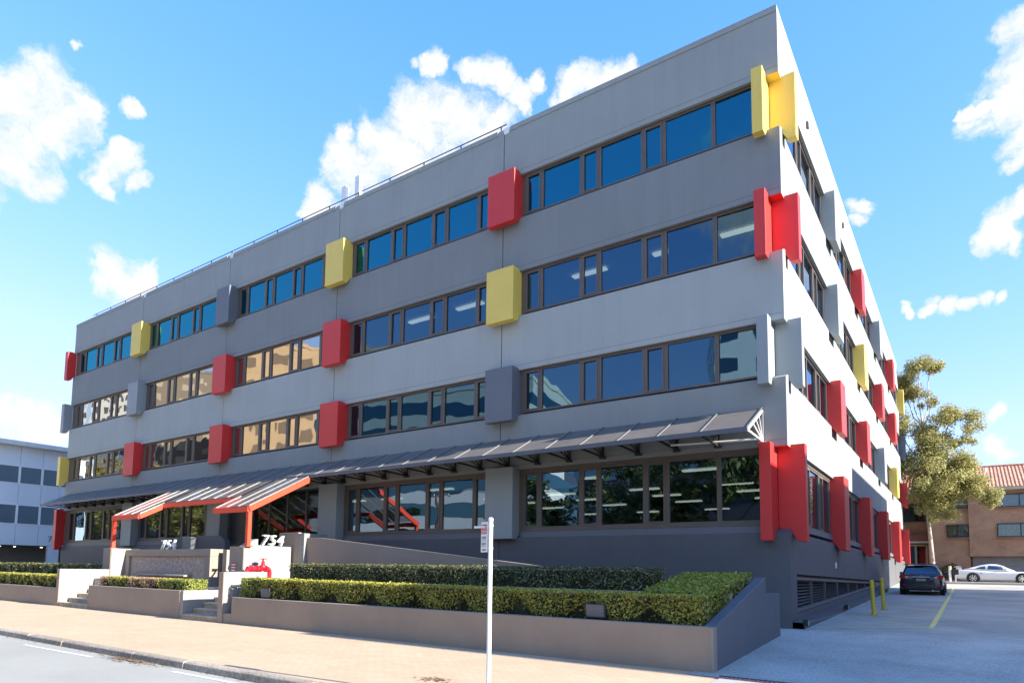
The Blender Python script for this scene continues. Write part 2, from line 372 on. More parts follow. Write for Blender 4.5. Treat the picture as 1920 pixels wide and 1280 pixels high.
PROF = [(-11.6,-.42),(-6.6,-.36),(-1.5,-.07),(.5,0),(6.6,.14),(18,.43),(26,.68),(33,.93),(60,.95)]
def gz(y):
    for (a, za), (b, zb) in zip(PROF, PROF[1:]):
        if a <= y <= b: return za + (zb-za)*(y-a)/(b-a)
    return PROF[0][1] if y < PROF[0][0] else PROF[-1][1]
struct(MB().quad((-900,-900,-.75),(900,-900,-.75),(900,900,-.75),(-900,900,-.75)).build('ground', M['ground']))
struct(MB().quad((-300,-24,-.55),(200,-24,-.55),(200,-11.62,-.55),(-300,-11.62,-.55)).build('road', M['road']))
struct(MB().quad((-300,-29,-.42),(200,-29,-.42),(200,-24,-.42),(-300,-24,-.42)).build('far_pavement', M['concrete']))
pv = MB()
xs = [-200,-60,-44,-35,-26,-17,-8,.28]
for a, b in zip(xs, xs[1:]): pv.quad((a,-11.42,-.42),(b,-11.42,-.42),(b,-6.3,-.37),(a,-6.3,-.37))
struct(pv.build('pavement', M['paver']))
dv = MB(); ys = [-11.6,-6.9]
dv.quad((.284,-11.6,-.415),(13,-11.6,-.415),(13,-7.0,-.362),(.284,-7.0,-.362)); 
apron = struct(dv.build('footpath_crossing', M['concrete']))
dv = MB(); ys = [-7.0,-6.6,-4,-1.5,.5]
for a, b in zip(ys, ys[1:]): dv.quad((-.3,a,gz(a)),(13,a,gz(a)),(13,b,gz(b)),(-.3,b,gz(b)))
struct(dv.build('driveway_apron', M['chipseal']))
dv = MB(); ys = [.5,3,6.6,12,18,22,26,30,33]
for a, b in zip(ys, ys[1:]): dv.quad((-.1,a,gz(a)),(13,a,gz(a)),(13,b,gz(b)),(-.1,b,gz(b)))
driveway = struct(dv.build('driveway', M['asphalt']))
struct(MB().prism([(33,.6),(33,1.06),(33.3,1.08),(35.2,1.07),(35.2,.6)], 'x', -20, 40).build('rear_footpath', M['concrete']))
struct(MB().quad((-60,35.2,1.0),(60,35.2,1.0),(60,43,1.0),(-60,43,1.0)).build('rear_street', M['road']))
struct(MB().prism([(43,.6),(43,1.12),(80,1.12),(80,.6)], 'x', -60, 60).build('rear_verge', M['ground']))
# kerb
kerb = bpy.data.objects.new('kerb', None); COL.objects.link(kerb); struct(kerb)
kx = -46.0; rk = random.Random(5)
while kx < .2:
    ln = rk.uniform(1.6, 2.6); e = min(kx+ln, .27); dz = rk.uniform(-.012, .008); dy = rk.uniform(-.012, .012)
    MB().prism([(-11.62+dy,-.58),(-11.60+dy,-.44+dz),(-11.56+dy,-.415+dz),(-11.40,-.412),(-11.40,-.58)], 'x', kx+.008, e-.008).build('kerb_stone', M['kerbstone'], kerb, bevel=.012)
    kx = e
MB().box(-200,-46.01,-11.6,-11.4,-.58,-.415).build('kerb_stone', M['kerbstone'], kerb)
MB().prism([(-11.62,-.58),(-11.60,-.50),(-11.58,-.42),(-11.58,-.58)], 'x', .29, 13).build('kerb_stone', M['kerbstone'], kerb)
# dry leaves gathered in the gutter
rl = random.Random(9); lm = MB()
for k in range(260):
    x = rl.gauss(-9.9, .55); y = -11.66 - abs(rl.gauss(0, .12)); a = rl.uniform(0, 6.28); s_ = rl.uniform(.012, .035); z = -.545+rl.uniform(.002, .02)
    lm.quad(*[(x+math.cos(a+t)*s_*(1.6 if i % 2 else 1), y+math.sin(a+t)*s_, z+rl.uniform(0, .012)) for i, t in enumerate((0, 1.57, 3.14, 4.71))])
for k in range(160):
    x = rl.uniform(-40, .2); y = -11.64 - abs(rl.gauss(0, .05)); a = rl.uniform(0, 6.28); s_ = rl.uniform(.01, .03); z = -.545
    lm.quad(*[(x+math.cos(a+t)*s_*1.5, y+math.sin(a+t)*s_, z+rl.uniform(0, .015)) for t in (0, 1.57, 3.14, 4.71)])
for k in range(90):
    x = rl.gauss(-3.3, .14); y = rl.gauss(-10.15, .1); a = rl.uniform(0, 6.28); s_ = rl.uniform(.01, .03)
    lm.quad(*[(x+math.cos(a+t)*s_*1.5, y+math.sin(a+t)*s_, -.402+rl.uniform(0, .01)) for t in (0, 1.57, 3.14, 4.71)])
o = stuff(lm.build('dry_leaves', surf('dry_leaf', (.22,.13,.06), .9, .4, 12, 0))); tag(o, 'dry brown leaves lying in the gutter along the kerb', 'leaves')
# road paint
def line(p, q, w, z, m, parent, name='painted_line'):
    p, q = Vector((p[0], p[1], 0)), Vector((q[0], q[1], 0)); d = (q-p).normalized(); n = Vector((-d.y, d.x, 0))*w/2
    mb = MB(); k = max(1, int((q-p).length/2))
    for i in range(k):
        a = p.lerp(q, i/k); b = p.lerp(q, (i+1)/k)
        zz = (lambda P: z(P.y)) if callable(z) else (lambda P: z)
        mb.quad((*(a-n).xy, zz(a)), (*(b-n).xy, zz(b)), (*(b+n).xy, zz(b)), (*(a+n).xy, zz(a)))
    return mb.build(name, m, parent)
gl = lambda y: gz(y)+.005
for a, b, w in (((2.85,2.2),(3.0,29),.12),((.45,.65),(2.9,2.3),.105),((.8,4.2),(2.85,2.6),.105),((.82,6.4),(2.85,4.7),.105),((.55,11.5),(2.85,9.2),.105)):
    line(a, b, w, gl, M['yline'], driveway)
line((4.15,.85),(4.42,.62), .09, gl, M['wline'], driveway); line((4.42,.62),(5.6,.75), .09, gl, M['wline'], driveway)
road = bpy.data.objects['road']
line((-14.2,-12.05),(-10.9,-11.98), .09, -.545, M['wline'], road); line((-7.95,-11.9),(-4.5,-11.86), .09, -.545, M['wline'], road)
# drain grate
dr = thing('drain_grate', 'rusty slotted drain grate set across the driveway mouth', 'drain', (0,0,0))
MB().box(.22,6.5,-7.08,-6.86,-.42,-.372).build('channel', M['black'], dr)
rust = surf('rusty_iron', (.17,.07,.06), .8, .3, 8, .2, 30)
MB().box(.2,6.5,-7.10,-7.075,-.40,-.352).build('frame_bar', rust, dr); MB().box(.2,6.5,-6.865,-6.84,-.40,-.352).build('frame_bar', rust, dr)
gm = MB().box(-.014,.014,-.105,.105,-.02,.012).mesh('grate_bar'); gm.materials.append(rust)
for k in range(88): inst('grate_bar', gm, dr, (.26+k*.07, -6.97, -.367))

# ------------------------------------------------------------------ the office building
JX = [0, 9.12, 17.75, 25.9, 34.55, 43.43]; GXC = [0, 8.96, 17.56, 25.8, 34.42]     # joints and box centres along the front
JY = [0, 7.85, 15.38, 22.92, 30.81, 38.74]                                          # joints along the side
BANDS = [('parapet', 15.12, 17.05), ('band3', 11.62, 13.53), ('band2', 8.13, 10.03), ('band1', 4.72, 6.56), ('plinth', -.6, 2.44)]
FLOORS = [(13.53, 15.12), (10.03, 11.62), (6.56, 8.13), (2.44, 4.72)]               # sill, head
off = thing('office_building', 'four storey grey office block with red and yellow boxes on its walls', 'office building')
TH = .35
for nm, zb, zt in BANDS:
    slope = .1 if nm != 'parapet' else 0
    for i in range(5):
        a, b = -JX[i+1]+.015, -JX[i]-(.015 if i else 0)
        pf = [(0,zb),(0,zt),(.24,zt+slope),(TH,zt+slope),(TH,zb)] if slope else [(0,zb),(0,zt),(TH,zt),(TH,zb)]
        if nm == 'plinth' and i == 2: pf = [(0,zb),(0,1.74),(TH,1.74),(TH,zb)]
        MB().prism(pf, 'x', a, b).build('wall_panel', M[nm], off)
        a, b = JY[i]+(.015 if i else TH+.002), JY[i+1]-.015
        if nm == 'plinth':
            continue
        pf = [(0,zb),(0,zt),(-.24,zt+slope),(-TH,zt+slope),(-TH,zb)] if slope else [(0,zb),(0,zt),(-TH,zt),(-TH,zb)]
        MB().prism(pf, 'y', a, b).build('wall_panel', M[nm], off)
for nm, zb, zt in BANDS[:4]:                                # cast groove above each window head
    for i in range(5): MB().box(-JX[i+1]+.03,-JX[i]-.03,-.0015,.006,zb+.165,zb+.172).build('groove', M['joint'], off)
# plinth on the driveway side, with the opening for the vents
def ztop(y): return 1.37 - (y-.75)*.0132
def zbot(y): return .33 + (y-.75)*.0262
Y0, Y1 = .75, 22.5
pm = M['plinth']
MB().prism([(TH+.002,-.6),(TH+.002,2.44),(Y0,2.44),(Y0,-.6)], 'x', -TH, 0).build('wall_panel', pm, off)
for i in range(5):
    a, b = max(JY[i]+(.015 if i else 0), Y0), JY[i+1]-.015
    for c, d in ((a, min(b, Y1)), (max(a, Y1), b)):
        if d-c < .05: continue
        if d <= Y1: MB().prism([(c,ztop(c)),(c,2.44),(d,2.44),(d,ztop(d))], 'x', -TH, 0).build('wall_panel', pm, off)
        else: MB().prism([(c,-.3),(c,2.44),(d,2.44),(d,-.3)], 'x', -TH, 0).build('wall_panel', pm, off)
MB().prism([(Y0,-.6),(Y0,zbot(Y0)),(Y1,zbot(Y1)),(Y1,-.6)], 'x', -TH, .002).build('wall_panel', pm, off)
MB().prism([(0,2.44),(-.24,2.56),(-TH,2.56),(-TH,2.44)], 'y', TH+.01, 38.7).build('sill', M['boxdark'], off)
MB().prism([(.003,-.5),(.28,-.5),(.28,.12),(.25,.15),(.003,.15)], 'y', .1, 6).build('ledge', pm, off)
MB().prism([(.1,-.5),(.1,.14),(.16,.16),(6,.29),(14,.50),(21.5,.70),(22.6,.70),(22.6,-.5)], 'x', .004, .26).build('ledge', pm, off)
# vents
vm = surf('vent_slat', (.022,.022,.024), .45, .1, 4, 0)
vf = surf('vent_frame', (.10,.105,.12), .45, .06, 3, 0)
VD = [.85, 3.15, 5.45, 7.95, 10.6, 13.1, 15.7, 18.2, 20.4, 22.3]
for i, (a, b) in enumerate(zip(VD, VD[1:])):
    mb = MB()
    for k in range(9):
        t = (k+.5)/9
        za, zb_ = [zbot(y)+.10+(ztop(y)-.10-zbot(y)-.10)*t for y in (a, b)]; h = (ztop((a+b)/2)-zbot((a+b)/2)-.2)/9
        mb.v += [(-.10,a+.03,za-h*.45),(-.10,b-.03,zb_-h*.45),(-.2,b-.03,zb_+h*.3),(-.2,a+.03,za+h*.3)]
        n = len(mb.v)-4; mb.f.append((n,n+1,n+2,n+3))
        mb.v += [(-.10,a+.03,za-h*.60),(-.10,b-.03,zb_-h*.60)]; mb.f.append((n,n+4,n+5,n+1))
    v = mb.build('vent_panel', vm, off)
    MB().prism([(a-.04,zbot(a)+.06),(a-.04,ztop(a)-.08),(a+.04,ztop(a)-.08),(a+.04,zbot(a)+.06)], 'x', -.14, -.06).build('mullion', vf, v)
MB().prism([(Y0,zbot(Y0)+.015),(Y0,zbot(Y0)+.12),(Y1,zbot(Y1)+.12),(Y1,zbot(Y1)+.015)], 'x', -.15, -.04).build('vent_rail', vf, off)
MB().prism([(Y0,ztop(Y0)-.15),(Y0,ztop(Y0)-.07),(Y1,ztop(Y1)-.07),(Y1,ztop(Y1)-.15)], 'x', -.15, -.04).build('vent_rail', vf, off)
MB().box(-.34,-.3,Y0,Y1,.2,1.5).build('vent_backing', M['black'], off)
# dark strips behind the joints, flashing notches, coping
for i in range(1, 5):
    for nm, zb, zt in BANDS:
        MB().box(-JX[i]-.03,-JX[i]+.03,.02,.04,max(zb,0)+.01,zt-.01).build('joint_strip', M['joint'], off)
        if nm != 'plinth': MB().box(-.04,-.02,JY[i]-.03,JY[i]+.03,zb+.01,zt-.01).build('joint_strip', M['joint'], off)
        else: MB().box(-.04,.002,JY[i]-.02,JY[i]+.02,1.55,2.42).build('joint_strip', M['joint'], off)
    MB().prism([(-JX[i]-.04,17.07),(-JX[i]+.26,17.07),(-JX[i]+.20,16.84),(-JX[i]+.02,16.84)], 'y', -.03, .2).build('flashing', M['white'], off)
for i in range(5):
    MB().box(-JX[i+1]+.02,-JX[i]-.28 if i else -.002,-.022,TH+.03,16.90,17.075).build('coping', M['parapet'], off)
    MB().box(-TH-.03,-.004,max(JY[i],.36)+.02,JY[i+1]-.02,16.90,17.075).build('coping', M['parapet'], off)
for y in (4.07, 11.68): MB().box(.002,.07,y-.09,y+.09,15.8,15.98).build('wall_vent', M['frame'], off)
MB().box(.002,.012,7.12,7.42,1.6,1.8).build('notice_plate', M['white'], off)
# slabs, inner core, other walls, roof
for z0, z1 in ((11.9,12.6),(8.4,9.1),(4.95,5.65)):
    MB().box(-43,-.36,.36,38.3,z0,z1).build('floor_slab', M['interior'], off)
MB().box(-43.1,-.36,.36,38.3,15.35,16.5).build('roof_slab', M['interior'], off)
MB().box(-43,-.36,.36,38.3,1.0,1.75).build('floor_slab', M['interior_dark'], off)
MB().box(-40,-8,24,34,1.76,4.94).build('inner_core', M['interior'], off)
for z0, z1 in ((12.61,15.34),(9.11,11.89),(5.66,8.39)): MB().box(-39,-7,9,31,z0,z1).build('inner_core', M['interior'], off)
MB().box(-43.43,-43.12,TH+.002,38.7,-.6,17.0).build('wall_panel', M['parapet'], off)
MB().box(-43.1,-.36,38.4,38.7,-.6,17.0).build('wall_panel', M['parapet'], off)
# windows
WC = {}
def window_mesh(w, h):
    k = (round(w, 3), round(h, 3))
    if k not in WC:
        fr = MB(); t = .055
        fr.box(-w/2,-w/2+t,-.05,.04,0,h).box(w/2-t,w/2,-.05,.04,0,h).box(-w/2+t,w/2-t,-.05,.04,0,t).box(-w/2+t,w/2-t,-.05,.04,h-t,h)
        if w < 1: # opening sash
            s_ = .045; e = t+.004
            fr.box(-w/2+e,-w/2+e+s_,-.065,.02,e,h-e).box(w/2-e-s_,w/2-e,-.065,.02,e,h-e).box(-w/2+e+s_,w/2-e-s_,-.065,.02,e,e+s_).box(-w/2+e+s_,w/2-e-s_,-.065,.02,h-e-s_,h-e)
        a = fr.mesh('window'); a.materials.append(M['frame'])
        g = MB().quad((-w/2+t*.9,0,t*.9),(w/2-t*.9,0,t*.9),(w/2-t*.9,0,h-t*.9),(-w/2+t*.9,0,h-t*.9)).mesh('pane'); g.materials.append(M['glass'])
        WC[k] = (a, g)
    return WC[k]
rw = random.Random(11); BC = {}
BM = [surf('roller_blind', (.30,.29,.26), .9, .1, 2, 0), surf('dark_blind', (.12,.12,.12), .9, .1, 2, 0)]
def blind_mesh(w, bh):
    k = (round(w, 2), round(bh, 2))
    if k not in BC:
        BC[k] = MB().box(-w/2+.05,w/2-.05,-.004,.004,-bh+.05,0).box(-w/2+.05,w/2-.05,-.012,.012,-bh+.02,-bh+.048).mesh('blind'); BC[k].materials.append(BM[len(BC) % 2])
    return BC[k]
def window(x, y, z, w, h, rz=0):
    a, g = window_mesh(w, h)
    o = inst('window', a, off, (x, y, z), (0, 0, rz))
    p = inst('pane', g, o, (0, .0, 0), (rw.gauss(0, .004), 0, rw.gauss(0, .004)))
    gm_ = M['glass_top'] if z > 13 and not rz else M['glass_blue'] if z > 6 and -17.5 < x < -.3 else M['glass_bright'] if 6 < z < 13 and x < -17.5 else None
    if gm_: p.material_slots[0].link = 'OBJECT'; p.material_slots[0].material = gm_
    q = rw.random()
    if q < .16:
        bh = h*rw.choice((.25,.4,.55,.98)); b_ = inst('blind', blind_mesh(w, bh), o, (0, .09, h-.05))
    return o
BAY = [[-8.27,-7.6,-6.1,-5.44,-3.97,-3.29,-1.81,-.66]]
for c0, c1 in ((8.96,17.56),(17.56,25.8),(25.8,34.42),(34.42,43.45)):
    a, b = -c1+.68, -c0-.68
    ws = [.72,1.5,.70,1.5,.72,1.5,.68]; s_ = sum(ws); xs = [a]
    for w in ws: xs.append(xs[-1]+w/s_*(b-a))
    BAY.append(xs)
for fi, (sill, head) in enumerate(FLOORS):
    zb = sill + (.10 if fi < 3 else .30); h = head - zb - (.02 if fi < 3 else .10)
    for bi, xs in enumerate(BAY):
        if fi == 3 and bi == 2: continue
        for k in range(7):
            w = xs[k+1]-xs[k]
            o = window((xs[k]+xs[k+1])/2, .17, zb, w-.006, h)
        MB().box(xs[0],xs[-1],.10,.26,zb-.10 if fi == 3 else zb-.004,zb-.002 if fi==3 else zb+.0).build('window_sill', M['frame'], off)
        if fi == 3: MB().box(xs[0],xs[-1],.02,.16,2.445,zb-.11).build('sill_panel', M['boxdark'], off)
        MB().box(xs[0],xs[-1],.10,.26,zb+h+.002,zb+h+(.018 if fi < 3 else .098)).build('window_head', M['frame'], off)
    for i in range(5):
        a = .64 if i == 0 else JY[i]+.62; b = JY[i+1]-.62 if i < 4 else 38.2
        ws = [.68,1.5,.68,1.5,.68,1.3]; s_ = sum(ws); y = a
        for w in ws:
            w = w/s_*(b-a); window(-.17, y+w/2, zb, w-.006, h, math.pi/2); y += w
        MB().box(-.26,-.10,a,b,zb+h+.002,zb+h+(.018 if fi < 3 else .098)).build('window_head', M['frame'], off)
        if fi == 3: MB().box(-.16,-.05,a,b,2.57,zb-.002).build('sill_panel', M['boxdark'], off)
    for i in range(1, 5):
        MB().box(-GXC[i]-.70,-GXC[i]+.70,.14,.45,zb-.3,head+.0).build('column', M['frame'], off)
        MB().box(-.45,-.14,JY[i]-.63,JY[i]+.63,zb-.3,head+.0).build('column', M['frame'], off)
    MB().box(-.36,-.345,.36,.62,sill+.12,head).build('column', M['frame'], off)
    MB().box(-43.40,-42.74,.14,.45,zb-.3,head).build('column', M['frame'], off)
MB().box(-JX[4]-.0+.5,-JX[4]+.55,.2,.21,7.85,8.0).build('window_sticker', M['white'], off)
# coloured boxes
CN = {'r': 'red', 'y': 'yellow', 'l': 'boxlight', 'd': 'boxdark'}
WORD = {'r': 'bright red', 'y': 'yellow', 'l': 'pale grey', 'd': 'slate grey'}
def boxprof(sill, head, out, back, ground=False, s=-1):
    lo, hi = sill-.22, head+.07
    if ground: lo = sill-.05
    e = .004
    p = [(out,lo),(out,hi),(e,hi),(e,head-.004),(-back,head-.004),(-back,sill+.13),(-.24,sill+.115),(e,sill+.012)]
    p += [(e,lo)] if ground else [(e, lo+.19),(.13,lo)]
    return [(s*a, b) for a, b in p]
FR = ['yrydyr', 'ryrrll', 'ldrrry', 'rllllr']; SD = ['yldldy', 'rlyrrd', 'lrrlyr', 'rrrrrr']
SD = ['ylrlry', 'rlyrrd', 'lrrlyr', 'rrrrrr']
for fi, (sill, head) in enumerate(FLOORS):
    g = fi == 3
    for i in range(1, 6):
        c = FR[fi][i]; out = .4 if not (g and i < 5) else .3
        a, b = (-GXC[i]-.56, -GXC[i]+.56) if i < 5 else (-43.78,-43.40)
        o = MB().prism(boxprof(sill, head, out, .14, g and i < 5), 'x', a, b).build('facade_box', M[CN[c]], off, bevel=.012); o['label'] = WORD[c]+' facade box'
        c = SD[fi][i]; a, b = (JY[i]-.55, JY[i]+.55) if i < 5 else (38.75, 39.1)
        o = MB().prism(boxprof(sill, head, .33, .14, False, 1), 'y', a, b).build('facade_box', M[CN[c]], off, bevel=.012); o['label'] = WORD[c]+' facade box'
    c = FR[fi][0]
    o = MB().prism(boxprof(sill, head, .4, .345), 'x', -.62, -.33).build('facade_box', M[CN[c]], off, bevel=.01); o['label'] = WORD[c]+' fin at the corner'
    o = MB().prism(boxprof(sill, head, .35, .329, False, 1), 'y', .351, .635).build('facade_box', M[CN[c]], off, bevel=.01); o['label'] = WORD[c]+' fin at the corner'
    MB().box(-.328,-.004,.004,.346,head-.012,head-.003).build('soffit', M[CN[c]], off)
# ground floor of the middle bay: glazed entrance
ex = [-23.45,-22.1,-20.8,-19.5,-18.26]
for a, b in zip(ex, ex[1:]):
    o = MB().box(a+.01,a+.045,.2,.26,1.8,4.65).box(b-.045,b-.01,.2,.26,1.8,4.65).build('window', M['frame'], off)
    MB().quad((a+.04,.23,1.8),(b-.04,.23,1.8),(b-.04,.23,4.65),(a+.04,.23,4.65)).build('pane', M['glass_clear'], o)
d = MB().box(-25.1,-23.5,.22,.28,1.78,4.0).build('door', surf('entrance_door', (.05,.055,.065), .3, .06, 3, 0), off)
MB().box(-23.75,-23.70,.12,.2,2.4,3.3).build('handle', M['chrome'], d)
MB().box(-25.1,-23.5,.2,.3,4.0,4.68).build('door_head', M['boxdark'], off)
MB().box(-23.5,-23.3,.0,.35,1.78,4.7).build('column', surf('green_grey_paint', (.12,.16,.15), .5, .06, 2, 0), off)
# ceiling lights seen through the glass
lt_rows = [(x, 1.9, 11.86, 'f3') for x in (-1.5,-3.7,-6.7,-12.0,-14.6)] + \
          [(x, y, 4.92, 'g') for y in (4.2,8.4,11,14,18.6) for x in (-3.6,-7.4,-11.4,-15.2)] + [(x, 6.0, 4.92, 'g') for x in (-20,-22.6)] + [(-27.2,3.0,15.32,'f4'),(-24.4,3.0,15.32,'f4'),(-20.9,3.0,15.32,'f4')]
lmesh = MB().box(-.65,.65,-.11,.11,-.05,0).mesh('ceiling_light'); lmesh.materials.append(M['tube'])
for x, y, z, f in lt_rows:
    o = inst('ceiling_light', lmesh, None, (x, y, z))
    row = {4.2:'first',6.0:'first',8.4:'second',11:'third',14:'fourth',18.6:'fifth'}.get(y, 'first'); bay = next(i for i in range(5) if -JX[i+1] < x <= -JX[i]); side = 'nearer' if x > -(JX[bay]+JX[bay+1])/2 else 'farther'
    BN = ['corner bay','second bay','glazed entrance bay','fourth bay','last bay']
    fl = {'f3': 'third storey', 'g': 'ground floor', 'f4': 'top floor'}[f]
    lab = f'lit {fl} ceiling light, {BN[bay]}, {row} row, half {side} the driveway'
    tag(o, lab, 'ceiling light', {'f3': 'ceiling lights on the third storey', 'g': 'ceiling lights on the ground floor', 'f4': 'ceiling lights on the top floor'}[f])
# roof railing and antennas
RZ = 17.56
rl_ = thing('roof_railing', 'thin dark safety rail running along the edge of the flat roof', 'railing')
MB().tube((-42,.4,RZ),(-9.3,.4,RZ),.02).build('rail', M['black'], rl_)
for k in range(18): MB().tube((-41.5+k*1.88,.4,16.4),(-41.5+k*1.88,.4,RZ),.024,6).build('post', M['black'], rl_)
for x, h, lb in ((-18.85,18.85,'shorter white panel antenna on the roof behind the rail'),(-17.95,19.05,'taller white panel antenna on the roof behind the rail')):
    a = thing('antenna', lb, 'antenna', (x,1.2,16.5))
    MB().box(-.17,.17,-.10,.08,.9,h-16.5).build('housing', M['white'], a, bevel=.04); MB().tube((0,.14,0),(0,.14,h-16.7),.045).build('mast', M['offwhite'], a)
    MB().box(-.05,.05,.08,.16,1.1,1.2).build('clamp', M['metal_grey'], a); MB().box(-.05,.05,.08,.16,1.9,2.0).build('clamp', M['metal_grey'], a)

# ------------------------------------------------------------------ awning
aw = thing('awning', 'long sloping dark awning on steel trusses above the ground floor windows', 'awning')
AX = [-.6-1.162*k for k in range(37)]
AXE = AX[-1]
def AZ_(y): return 5.77 + (y/1.63)*.84*-1*-1
pmesh = MB().prism([(-1.63,4.93),(-.004,5.77),(-.004,5.755),(-1.63,4.915)], 'x', -1.15, -.012).mesh('awning_panel'); pmesh.materials.append(M['awning'])
fmesh = MB().prism([(-1.63,4.945),(-.004,5.785),(-.004,5.81),(-1.63,4.97)], 'x', -.018, .018).mesh('rafter'); fmesh.materials.append(M['rib'])
tm = MB()
tm.bar((0,-.02,4.86),(0,-1.58,4.90),.05,.05).bar((0,-1.58,4.90),(0,-.03,5.70),.045,.045).bar((0,-.03,4.86),(0,-.03,5.72),.05,.05)
for t in (.25,.45,.65): tm.bar((0,-.05,4.88),(0,-1.58*t,4.90+.8*(1-t)-.02),.03,.03)
tm.box(-.09,.09,-.14,-.004,4.80,4.85)
tmesh = tm.mesh('truss'); tmesh.materials.append(M['offwhite'])
tmd = tmesh.copy(); tmd.materials.clear(); tmd.materials.append(M['black'])
for k, x in enumerate(AX):
    inst('rafter', fmesh, aw, (x, 0, 0)); inst('truss', tmesh if k == 0 else tmd, aw, (x, 0, 0))
    if k < 36: inst('awning_panel', pmesh, aw, (x, 0, 0))
MB().prism([(-1.70,4.84),(-1.70,4.965),(-1.635,4.965),(-1.635,4.84)], 'x', AXE-.03, -.57).build('gutter', M['awning_dark'], aw)
MB().tube((-.65,-.35,4.88),(-2.9,-.6,4.9),.03).build('light_tube', M['white'], aw)

# ------------------------------------------------------------------ entrance canopy
cn = thing('entrance_canopy', 'glass entrance canopy with red steel beams and two red posts', 'canopy')
XL, XA, XB, XR = -27.08, -24.84, -19.13, -17.04
YB, YF, ZB, ZF = -1.72, -4.3, 4.86, 3.50
def cz(y): return ZF + (ZB-ZF)*(y-YF)/(YB-YF)
YN = -3.25
def cpanel(a, b, y0):
    MB().quad((a+.03,y0,cz(y0)+.02),(b-.03,y0,cz(y0)+.02),(b-.03,YB,cz(YB)+.02),(a+.03,YB,cz(YB)+.02)).build('glass_panel', M['canopy_glass'], cn)
rx = [XL+(XA-XL)*k/3 for k in range(4)]; 
mx_ = [XA+(XB-XA)*k/6 for k in range(7)]; rx2 = [XB+(XR-XB)*k/3 for k in range(4)]
for L_, y0 in ((rx, YF), (mx_, YN), (rx2, YF)):
    for a, b in zip(L_, L_[1:]): cpanel(a, b, y0)
    for x in L_: MB().bar((x,y0,cz(y0)+.03),(x,YB,cz(YB)+.03),.025,.035).build('rafter', M['metal_grey'], cn)
def beam(p, q): MB().bar(p, q, .09, .19).build('beam', M['orange'], cn)
zc = -.11
beam((XL-.05,YF-.05,ZF+zc),(XA+.05,YF-.05,ZF+zc)); beam((XB-.05,YF-.05,ZF+zc),(XR+.05,YF-.05,ZF+zc)); beam((XA,YN-.05,cz(YN)+zc),(XB,YN-.05,cz(YN)+zc))
for x, y0 in ((XL-.06,YF),(XA+.06,YF),(XB-.06,YF),(XR+.06,YF)):
    y1 = YB if x in (XL-.06, XR+.06) else YN
    beam((x,y0-.04,cz(y0)+zc),(x,y1,cz(y1)+zc))
for x in (XL, XR):
    p = MB().box(x-.07,x+.07,YF-.06,YF+.08,2.06,ZF-.18).build('post', M['orange'], cn)
    MB().box(x-.12,x+.12,YF-.11,YF+.13,2.05,2.09).build('base_plate', M['orange'], p)

# ------------------------------------------------------------------ front garden walls, steps, planters
BR, GR, SL = M['brownwall'], M['greywall'], M['slatewall']
def wall(name, label, cat, parts):
    t = thing(name, label, cat)
    for nm, mb, m in parts: mb.build(nm, m, t, bevel=.012)
    return t
pl = wall('planter', 'long brown rendered planter under the clipped hedge beside the driveway', 'planter', [
    ('front_wall', MB().box(-14.3,.05,-6.62,-6.42,-.6,.42), BR),
    ('front_wall', MB().box(-14.95,-14.302,-6.622,-6.42,-.6,-.08), BR),
    ('side_wall', MB().prism([(-6.418,-.6),(-6.418,.43),(-2.85,1.29),(-2.8,.93),(-1.5,.92),(-1.5,-.6)], 'x', -.17, .045), SL),
    ('back_wall', MB().box(-14.3,-.18,-4.72,-4.6,-.5,.95), BR)])
MB().quad((-14.3,-6.42,.30),(-.17,-6.42,.30),(-.17,-4.72,.34),(-14.3,-4.72,.34)).build('soil', M['soil'], pl)
MB().quad((-16.9,-4.6,.9),(-.17,-4.6,.9),(-.17,-2.2,.92),(-16.9,-2.2,.92)).build('soil', M['soil'], pl)
MB().box(.008,.048,-6.63,-6.6225,-.55,.41).build('sunlit_sliver', M['greywall'], pl)  # pale strip painted in as the sliver of sun at the wall end
wall('entrance_wall', 'short wall with pale sunlit side at the right of the front steps', 'wall', [('wall', MB().prism([(-6.64,-.6),(-6.64,1.16),(-6.05,1.18),(-5.1,1.18),(-5.1,-.6)], 'x', -14.95, -14.72), GR), ('end_face', MB().box(-14.96,-14.71,-6.665,-6.642,-.6,1.16), BR)])
wall('number_wall', 'pale wall carrying the number and the red water valve', 'wall', [('wall', MB().prism([(-4.42,.2),(-4.42,2.06),(-4.0,2.32),(-3.86,2.34),(-3.86,2.12),(-2.4,2.10),(-2.4,.2)], 'x', -17.36, -17.04), GR), ('end_face', MB().box(-17.9,-17.05,-4.44,-4.422,.2,2.05), BR)])
wall('landing_wall', 'brown wall beside the top of the ramp with a sunlit end', 'wall', [('wall', MB().box(-17.9,-16.75,-2.32,-2.16,.8,2.66), BR), ('return_wall', MB().box(-16.748,-16.4,-2.32,-1.2,.8,2.62), GR)])
wall('ramp_wall', 'long brown ramp wall sloping down in front of the ground floor', 'wall', [('wall', MB().prism([(-16.39,.5),(-16.39,2.46),(-15.6,2.44),(-6.0,1.48),(-4.2,1.3),(-4.2,.5)], 'y', -2.2, -2.02), BR)])
wall('curved_wall', 'dark curved stair wall behind the front number', 'wall', [('wall', MB().prism([(-26.0,1.6),(-26.0,2.62),(-24.9,2.66),(-22.6,2.66),(-22.3,2.60),(-22.05,2.4),(-22.0,1.6)], 'y', -2.0, -1.75), SL), ('end_block', MB().box(-24.9,-24.2,-2.3,-2.002,1.6,2.62), M['band1'])])
wall('podium', 'raised entrance landing in front of the glass doors', 'podium', [('slab', MB().box(-27.5,-16.4,-1.95,-.004,-.4,1.70), SL)])
